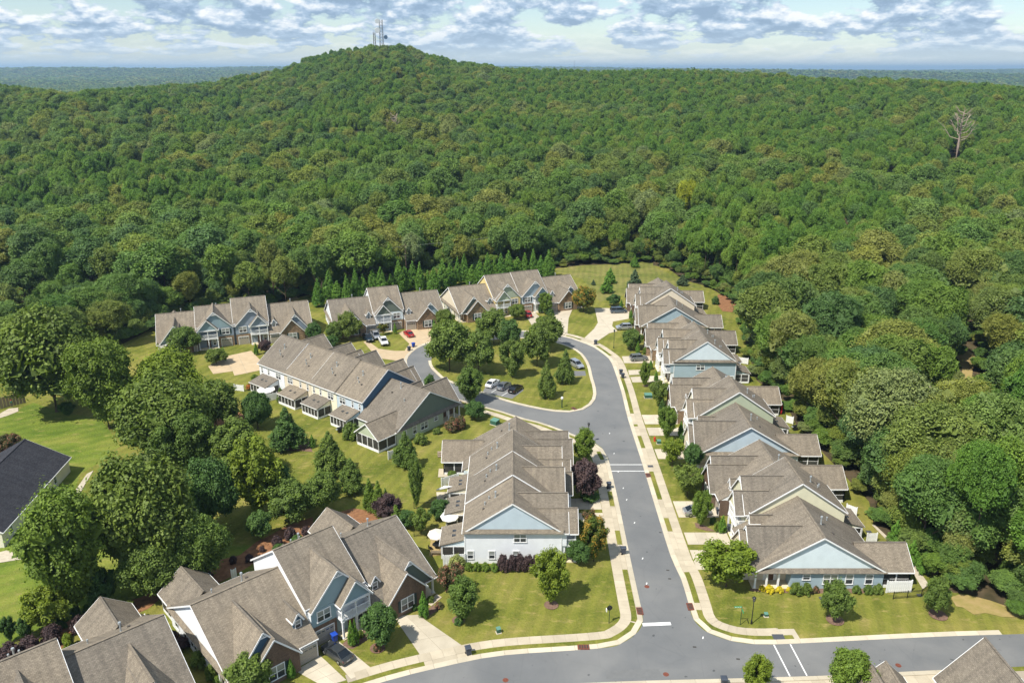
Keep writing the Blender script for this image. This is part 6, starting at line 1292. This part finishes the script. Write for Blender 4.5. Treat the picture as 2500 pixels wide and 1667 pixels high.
dg = bpy.context.evaluated_depsgraph_get(); tm = bpy.data.meshes.new_from_object(fo.evaluated_get(dg)); bpy.data.objects.remove(fo); tm.materials.clear(); tm.materials.append(WHITE); so_ = link('sign_lettering', tm, t, (0, .013, 2.45)); so_.rotation_euler = (R(90), 0, R(180))
p = (28.35,143.41); t = empty('fire_hydrant', (p[0], p[1], 0), 0, 'red fire hydrant on the lawn by the round street tree', 'hydrant'); HR = mat('hydrant_red', (.55, .015, .015), .4, .5)
mb = MB(); mb.tube([(0, 0, 0), (0, 0, .08), (0, 0, .09), (0, 0, .75), (0, 0, .78), (0, 0, .92), (0, 0, .98)], [.2, .2, .14, .14, .19, .12, .03], 10); mb.build('barrel', HR, t)
for a in (0, 90, 180): mb = MB(); d = Vector((math.cos(R(a)), math.sin(R(a)), 0)); mb.tube([Vector((0, 0, .55)), Vector((0, 0, .55)) + d * .26], [.09, .10], 8); mb.build('nozzle', HR, t)
TG = mat('transformer_green', (.035, .105, .075), .5, .4)
def xformer(x, y, a, w, d, h, label):
    t = empty('transformer_box', (x, y, 0), R(a), label, 'utility box', 'green utility boxes on the lawns'); mb = MB(); mb.box(-w / 2 - .1, w / 2 + .1, -d / 2 - .1, d / 2 + .1, 0, .1); mb.build('plinth', CONC2, t)
    mb = MB(); mb.prism([(-w / 2, -d / 2, .1), (w / 2, -d / 2, .1), (w / 2, -d / 2, h * .85), (-w / 2, -d / 2, h * .85)], (0, d, 0)); mb.build('cabinet', TG, t)
    mb = MB(); mb.prism([(-w / 2 - .04, -d / 2 - .04, h * .85), (w / 2 + .04, -d / 2 - .04, h * .85), (w / 2 + .04, d / 2 + .04, h), (-w / 2 - .04, d / 2 + .04, h)], (0, 0, .05)); mb.build('lid', mat('transformer_lid', (.10, .22, .17), .5), t)
for p, a, w, d, h, l in (((-3.55,151.29), -35, 1.5, 1.3, 1.1, 'green transformer box on the grass behind the white end row'), ((30.61,165.50), 0, 1.6, 1.2, .9, 'green transformer box on the right lawn by the dark crape myrtle'), ((28.96,142.16), 0, .7, .6, .8, 'small green box beside the red hydrant'), ((34.32,89.85), 0, .45, .4, .5, 'small green box right of the black lamp post'), ((-1.77,86.54), 20, .5, .45, .75, 'small green box near the edge of the big front lawn')): xformer(p[0], p[1], a, w, d, h, l)
def umbrella(x, y, ang, tilt, h, r, m, label):
    t = empty('patio_umbrella', (x, y, 0), R(ang), label, 'umbrella', 'patio umbrellas behind the houses')
    mb = MB(); mb.tube([(0, 0, 0), (0, 0, h)], [.035, .03], 8); mb.build('pole', METAL, t); mb = MB(); mb.tube([(0, 0, 0), (0, 0, .1)], [.3, .28], 12); mb.build('base', BLACKM, t)
    mb = MB(); ax = Matrix.Rotation(R(tilt), 3, 'X'); top = Vector((0, 0, h + .1)); rim = [ax @ Vector((r * math.cos(R(45 * k)), r * math.sin(R(45 * k)), -.45)) + top for k in range(8)]
    for k in range(8): a, b = rim[k], rim[(k + 1) % 8]; mb.face((a, b, top)); mb.face((a, a - Vector((0, 0, .16)), b - Vector((0, 0, .16)), b))
    mb.build('canopy', m, t)
CANV = mat('white_canvas', (.80, .79, .76), .8, var=.03); BEIGE = mat('beige_canvas', (.66, .58, .48), .8, var=.04)
for p, a, ti, r, m, l in (((-10.02,112.01), 0, 4, 1.5, CANV, 'white patio umbrella between the two lower sunrooms'), ((-11.66,106.76), 10, 6, 1.4, BEIGE, 'beige patio umbrella over the table by the lowest sunroom'), ((-11.51,121.21), 200, 32, 1.6, CANV, 'white tilted umbrella on the upper rear patio'), ((-55.14,165.43), 0, 3, 2.0, CANV, 'large white umbrella beside the white sunroom of the rear seen row')): umbrella(p[0], p[1], a, ti, 2.35, r, m, l)
WOODM = mat('weathered_teak', (.30, .24, .17), .8, var=.2, vscale=4)
p = (-11.68,106.00); t = empty('patio_table', (p[0], p[1], 0), .3, 'dark round patio table under the beige umbrella', 'table'); mb = MB(); mb.tube([(0, 0, .70), (0, 0, .74)], [.62, .62], 16); mb.build('tabletop', BLACKM, t); mb = MB(); mb.tube([(0, 0, .05), (0, 0, .7)], [.06, .06], 8); mb.tube([(0, 0, 0), (0, 0, .05)], [.35, .33], 12); mb.build('pedestal', BLACKM, t)
def chair(x, y, a, label, m):
    t = empty('patio_chair', (x, y, 0), R(a), label, 'chair', 'chairs on the patio'); mb = MB(); mb.box(-.25, .25, -.25, .25, .4, .45); mb.build('seat', m, t); mb = MB(); mb.box(-.25, .25, .22, .27, .45, .95); mb.build('backrest', m, t)
    for sx in (-.22, .22):
        for sy in (-.22, .22): mb = MB(); mb.box(sx - .025, sx + .025, sy - .025, sy + .025, 0, .4); mb.build('leg', m, t)
for a, l in ((0, 'dark patio chair on the far side of the round table'), (120, 'dark patio chair left of the round table'), (240, 'dark patio chair right of the round table')): chair(p[0] - 1.0 * math.sin(R(a)), p[1] + 1.0 * math.cos(R(a)), a, l, BLACKM)
p = (-11.43,104.21); t = empty('garden_bench', (p[0], p[1], 0), R(180), 'slatted wooden bench at the edge of the lower patio', 'bench')
for k in range(3): mb = MB(); mb.box(-.85, .85, -.25 + k * .17, -.11 + k * .17, .42, .46); mb.build('seat_slat', WOODM, t); mb = MB(); mb.box(-.85, .85, .26, .3, .55 + k * .16, .67 + k * .16); mb.build('back_slat', WOODM, t)
for sx in (-.8, .8): mb = MB(); mb.box(sx - .04, sx + .04, -.25, .3, 0, .42); mb.box(sx - .04, sx + .04, .26, .32, .42, 1.05); mb.build('leg', WOODM, t)
def grill(x, y, a, label):
    t = empty('barbecue_grill', (x, y, .02), R(a), label, 'grill', 'grills behind the houses'); mb = MB(); mb.box(-.45, .45, -.28, .28, .1, .85); mb.build('cabinet', BLACKM, t)
    mb = MB(); mb.tube([(-.5, 0, .9), (.5, 0, .9)], [.3, .3], 12); mb.build('hood', BLACKM, t)
    for s in (-1, 1): mb = MB(); mb.box(s * .5, s * .85, -.25, .25, .8, .84); mb.build('side_shelf', METAL, t)
for p_, a, l in (((-10.10,118.98), 80, 'black grill on the middle patio between the sunrooms'), ((57.94,148.41), 10, 'black grill behind the sage gabled house'), ((-35.02,147.41), 40, 'black grill on the slab beside the dense bush')): grill(p_[0], p_[1], a, l)
p = (-13.67,136.43); t = empty('log_stack', (p[0], p[1], 0), .2, 'small stack of cut logs on the rear lawn by the far wing', 'log stack')
for k in range(3):
    for q in range(3 - k // 2): mb = MB(); mb.tube([(-.45, q * .36 + k * .12, .18 + k * .32), (.45, q * .36 + k * .12, .18 + k * .32)], [.17, .17], 8); mb.build('log', WOODM, t)
# red folded umbrella and grills behind the middle right row
p = (57.57,156.20); t = empty('folded_umbrella', (p[0], p[1], .1), 0, 'folded red umbrella on the rear porch of the middle right row', 'umbrella'); mb = MB(); mb.tube([(0, 0, 0), (0, 0, .7), (0, 0, 1.9), (0, 0, 2.4)], [.05, .22, .16, .03], 8); mb.build('canopy', mat('red_canvas', (.6, .02, .03), .7), t); mb = MB(); mb.tube([(0, 0, 0), (0, 0, 2.5)], [.03, .03], 6); mb.build('pole', METAL, t)
def picket(a, b, h, label, z=0.0):
    a, b = Vector(a), Vector(b); L_ = (b - a).length; t = empty('picket_fence', (a.x, a.y, z), math.atan2(b.y - a.y, b.x - a.x), label, 'fence', 'white picket privacy fences'); n = max(3, int(L_ / .15)); mb = MB(); mb.box(0, .14, -.14, 0, h * .97, h + .08)
    for k in range(n):
        if ('pk', h) not in WM: q = MB(); q.box(.0, .148, -.02, .02, .05, h); WM[('pk', h)] = q.mesh('picket', WHITE)
        link('picket', WM[('pk', h)], t, (k * L_ / n, -.025 if k % 2 else .025, 0))
    mb = MB(); mb.box(0, L_, -.02, .02, .3, .4); mb.box(0, L_, -.02, .02, h - .4, h - .3); mb.build('rail', WHITE, t)
    for x in (0, L_): mb = MB(); mb.box(x - .07, x + .07, -.07, .07, 0, h + .1); mb.build('post', WHITE, t)
for a, b, h, l in (((52.86,95.02), (56.36,95.15), 1.9, 'tall white privacy fence before the right end porch'), ((-10.19,101.44), (-7.02,101.86), 1.8, 'white picket fence behind the pale shrub at the white end house'), ((-9.49,116.99), (-7.29,117.89), 1.8, 'white picket fence panel below the middle patio'), ((-12.46,125.28), (-9.61,127.10), 1.6, 'white picket fence with plants by the upper patio'), ((-55.67,162.58), (-52.49,164.47), 1.7, 'white picket fence beside the white sunroom'), ((-45.32,159.21), (-43.56,162.58), 1.8, 'white picket fence beside the tan screened porch'), ((-23.38,135.42), (-21.09,137.26), 1.7, 'white picket panel at the green gabled wing'),
  ((-63.83,169.76), (-61.49,169.09), 1.5, 'small white fence left of the rear seen row'), ((55.63,116.32), (56.81,115.09), 1.7, 'white fence panel behind the cream house'), ((55.47,107.78), (57.03,107.87), 1.5, 'white fence panel beside the gravel path'), ((57.31,152.11), (58.47,151.39), 1.6, 'white fence panel behind the sage gabled house'), ((57.05,187.62), (59.02,186.82), 1.6, 'white fence panel behind the pale gabled upper right house'), ((-49.78,87.98), (-48.61,88.03), 1.7, 'white picket panel between the two lower left houses'), ((-40.56,98.05), (-40.04,98.45), 1.6, 'white picket panel behind the nearest row')): picket(a, b, h, l)
def rails(a, b, label, h=1.2):
    a, b = Vector(a), Vector(b); L_ = (b - a).length; t = empty('metal_fence', (a.x, a.y, 0), math.atan2(b.y - a.y, b.x - a.x), label, 'fence', 'black metal fences'); mb = MB(); n = int(L_ / .14)
    for z in (.12, h - .22, h - .06): mb.box(0, L_, -.015, .015, z, z + .04)
    for k in range(n): mb.box(k * .14 + .06, k * .14 + .08, -.008, .008, .1, h - .05)
    mb.build('rail_panel', BLACKM, t); m_ = max(1, round(L_ / 2.3))
    for k in range(m_ + 1): mb = MB(); x = L_ * k / m_; mb.box(x - .035, x + .035, -.035, .035, 0, h + .08); mb.build('post', BLACKM, t)
for a, b, l in (((53.17,93.52), (57.31,94.02), 'black metal fence in front of the white privacy fence'), ((57.31,94.02), (59.65,96.05), 'black metal fence turning back along the gravel path'), ((59.87,101.86), (60.98,97.75), 'black metal fence along the wood by the gravel path'), ((-16.49,117.71), (-13.59,117.89), 'black metal fence across the rear lawn left of the round evergreen'), ((-15.50,109.26), (-12.69,109.42), 'black metal fence behind the beige umbrella')): rails(a, b, l)
p1, p2 = (-111.61,158.70), (-110.82,159.48); t = empty('board_fence', (p1[0], p1[1], 0), math.atan2(p2[1] - p1[1], p2[0] - p1[0]), 'weathered board fence end at the left picture edge', 'fence')
for k in range(9): mb = MB(); mb.box(k * .62, k * .62 + .56, -.02, .02, .05, 2.6 + .05 * (k % 2)); mb.build('board', WOODM, t)
# person by the left wood
p = (-109.20,160.02); person = empty('person', (p[0], p[1], 0), R(200), 'person in a green top and red cap standing at the edge of the left wood', 'person')
def body():
    me = bpy.data.meshes.new('body'); v = [(0, 0, .95), (0, .01, 1.2), (0, 0, 1.42), (0, -.01, 1.52), (0, -.02, 1.63), (.19, 0, 1.40), (.25, .02, 1.12), (.24, -.10, .88), (-.19, 0, 1.40), (-.25, .02, 1.12), (-.24, -.08, .88), (.10, 0, .90), (.11, -.02, .50), (.11, .02, .08), (.12, -.13, .04), (-.10, 0, .90), (-.11, .02, .50), (-.11, .03, .08), (-.12, -.12, .04)]
    e = [(0, 1), (1, 2), (2, 3), (3, 4), (2, 5), (5, 6), (6, 7), (2, 8), (8, 9), (9, 10), (0, 11), (11, 12), (12, 13), (13, 14), (0, 15), (15, 16), (16, 17), (17, 18)]
    r = [.15, .15, .15, .06, .11, .07, .05, .035, .07, .05, .035, .10, .07, .05, .04, .10, .07, .05, .04]
    me.from_pydata(v, e, []); o = link('body', me, person); md = o.modifiers.new('skin', 'SKIN'); sv = me.skin_vertices[0].data
    for k, rr in enumerate(r): sv[k].radius = (rr, rr * .8)
    sv[0].use_root = True; o.modifiers.new('sub', 'SUBSURF').levels = 1
    m = bpy.data.materials.new('clothed_figure'); m.use_nodes = True; tt = m.node_tree; tc = N(tt, 'ShaderNodeTexCoord'); sp = N(tt, 'ShaderNodeSeparateXYZ'); tt.links.new(tc.outputs['Object'], sp.inputs[0])
    rr = ramp(tt, [(0, (.05, .04, .03)), (.055, (.12, .11, .09)), (.53, (.03, .10, .06)), (.865, (.42, .26, .19))], math_n(tt, 'MULTIPLY', sp.outputs[2], 1 / 1.75), 'CONSTANT'); tt.links.new(rr.outputs[0], tt.nodes['Principled BSDF'].inputs['Base Color']); me.materials.append(m)
body(); mb = MB(); mb.tube([(0, -.02, 1.66), (0, -.02, 1.74), (0, -.02, 1.79)], [.125, .12, .05], 10); mb.box(-.08, .08, -.24, -.1, 1.665, 1.69); mb.build('cap', mat('red_cap', (.5, .05, .02), .7), person)

# ------------------------------------------------------------------ air
hv = bpy.data.materials.new('haze_air'); hv.use_nodes = True; t = hv.node_tree; t.nodes.clear(); o = t.nodes.new('ShaderNodeOutputMaterial'); pv = N(t, 'ShaderNodeVolumePrincipled'); pv.inputs['Color'].default_value = (.52, .76, 1.0, 1); pv.inputs['Density'].default_value = 0.00010; pv.inputs['Anisotropy'].default_value = 0.25
t.links.new(pv.outputs[0], o.inputs['Volume']); mb = MB(); mb.box(-46000, 46000, -41000, 46500, -60, 150); hz_ = mb.build('haze', hv); hz_['kind'] = 'stuff'
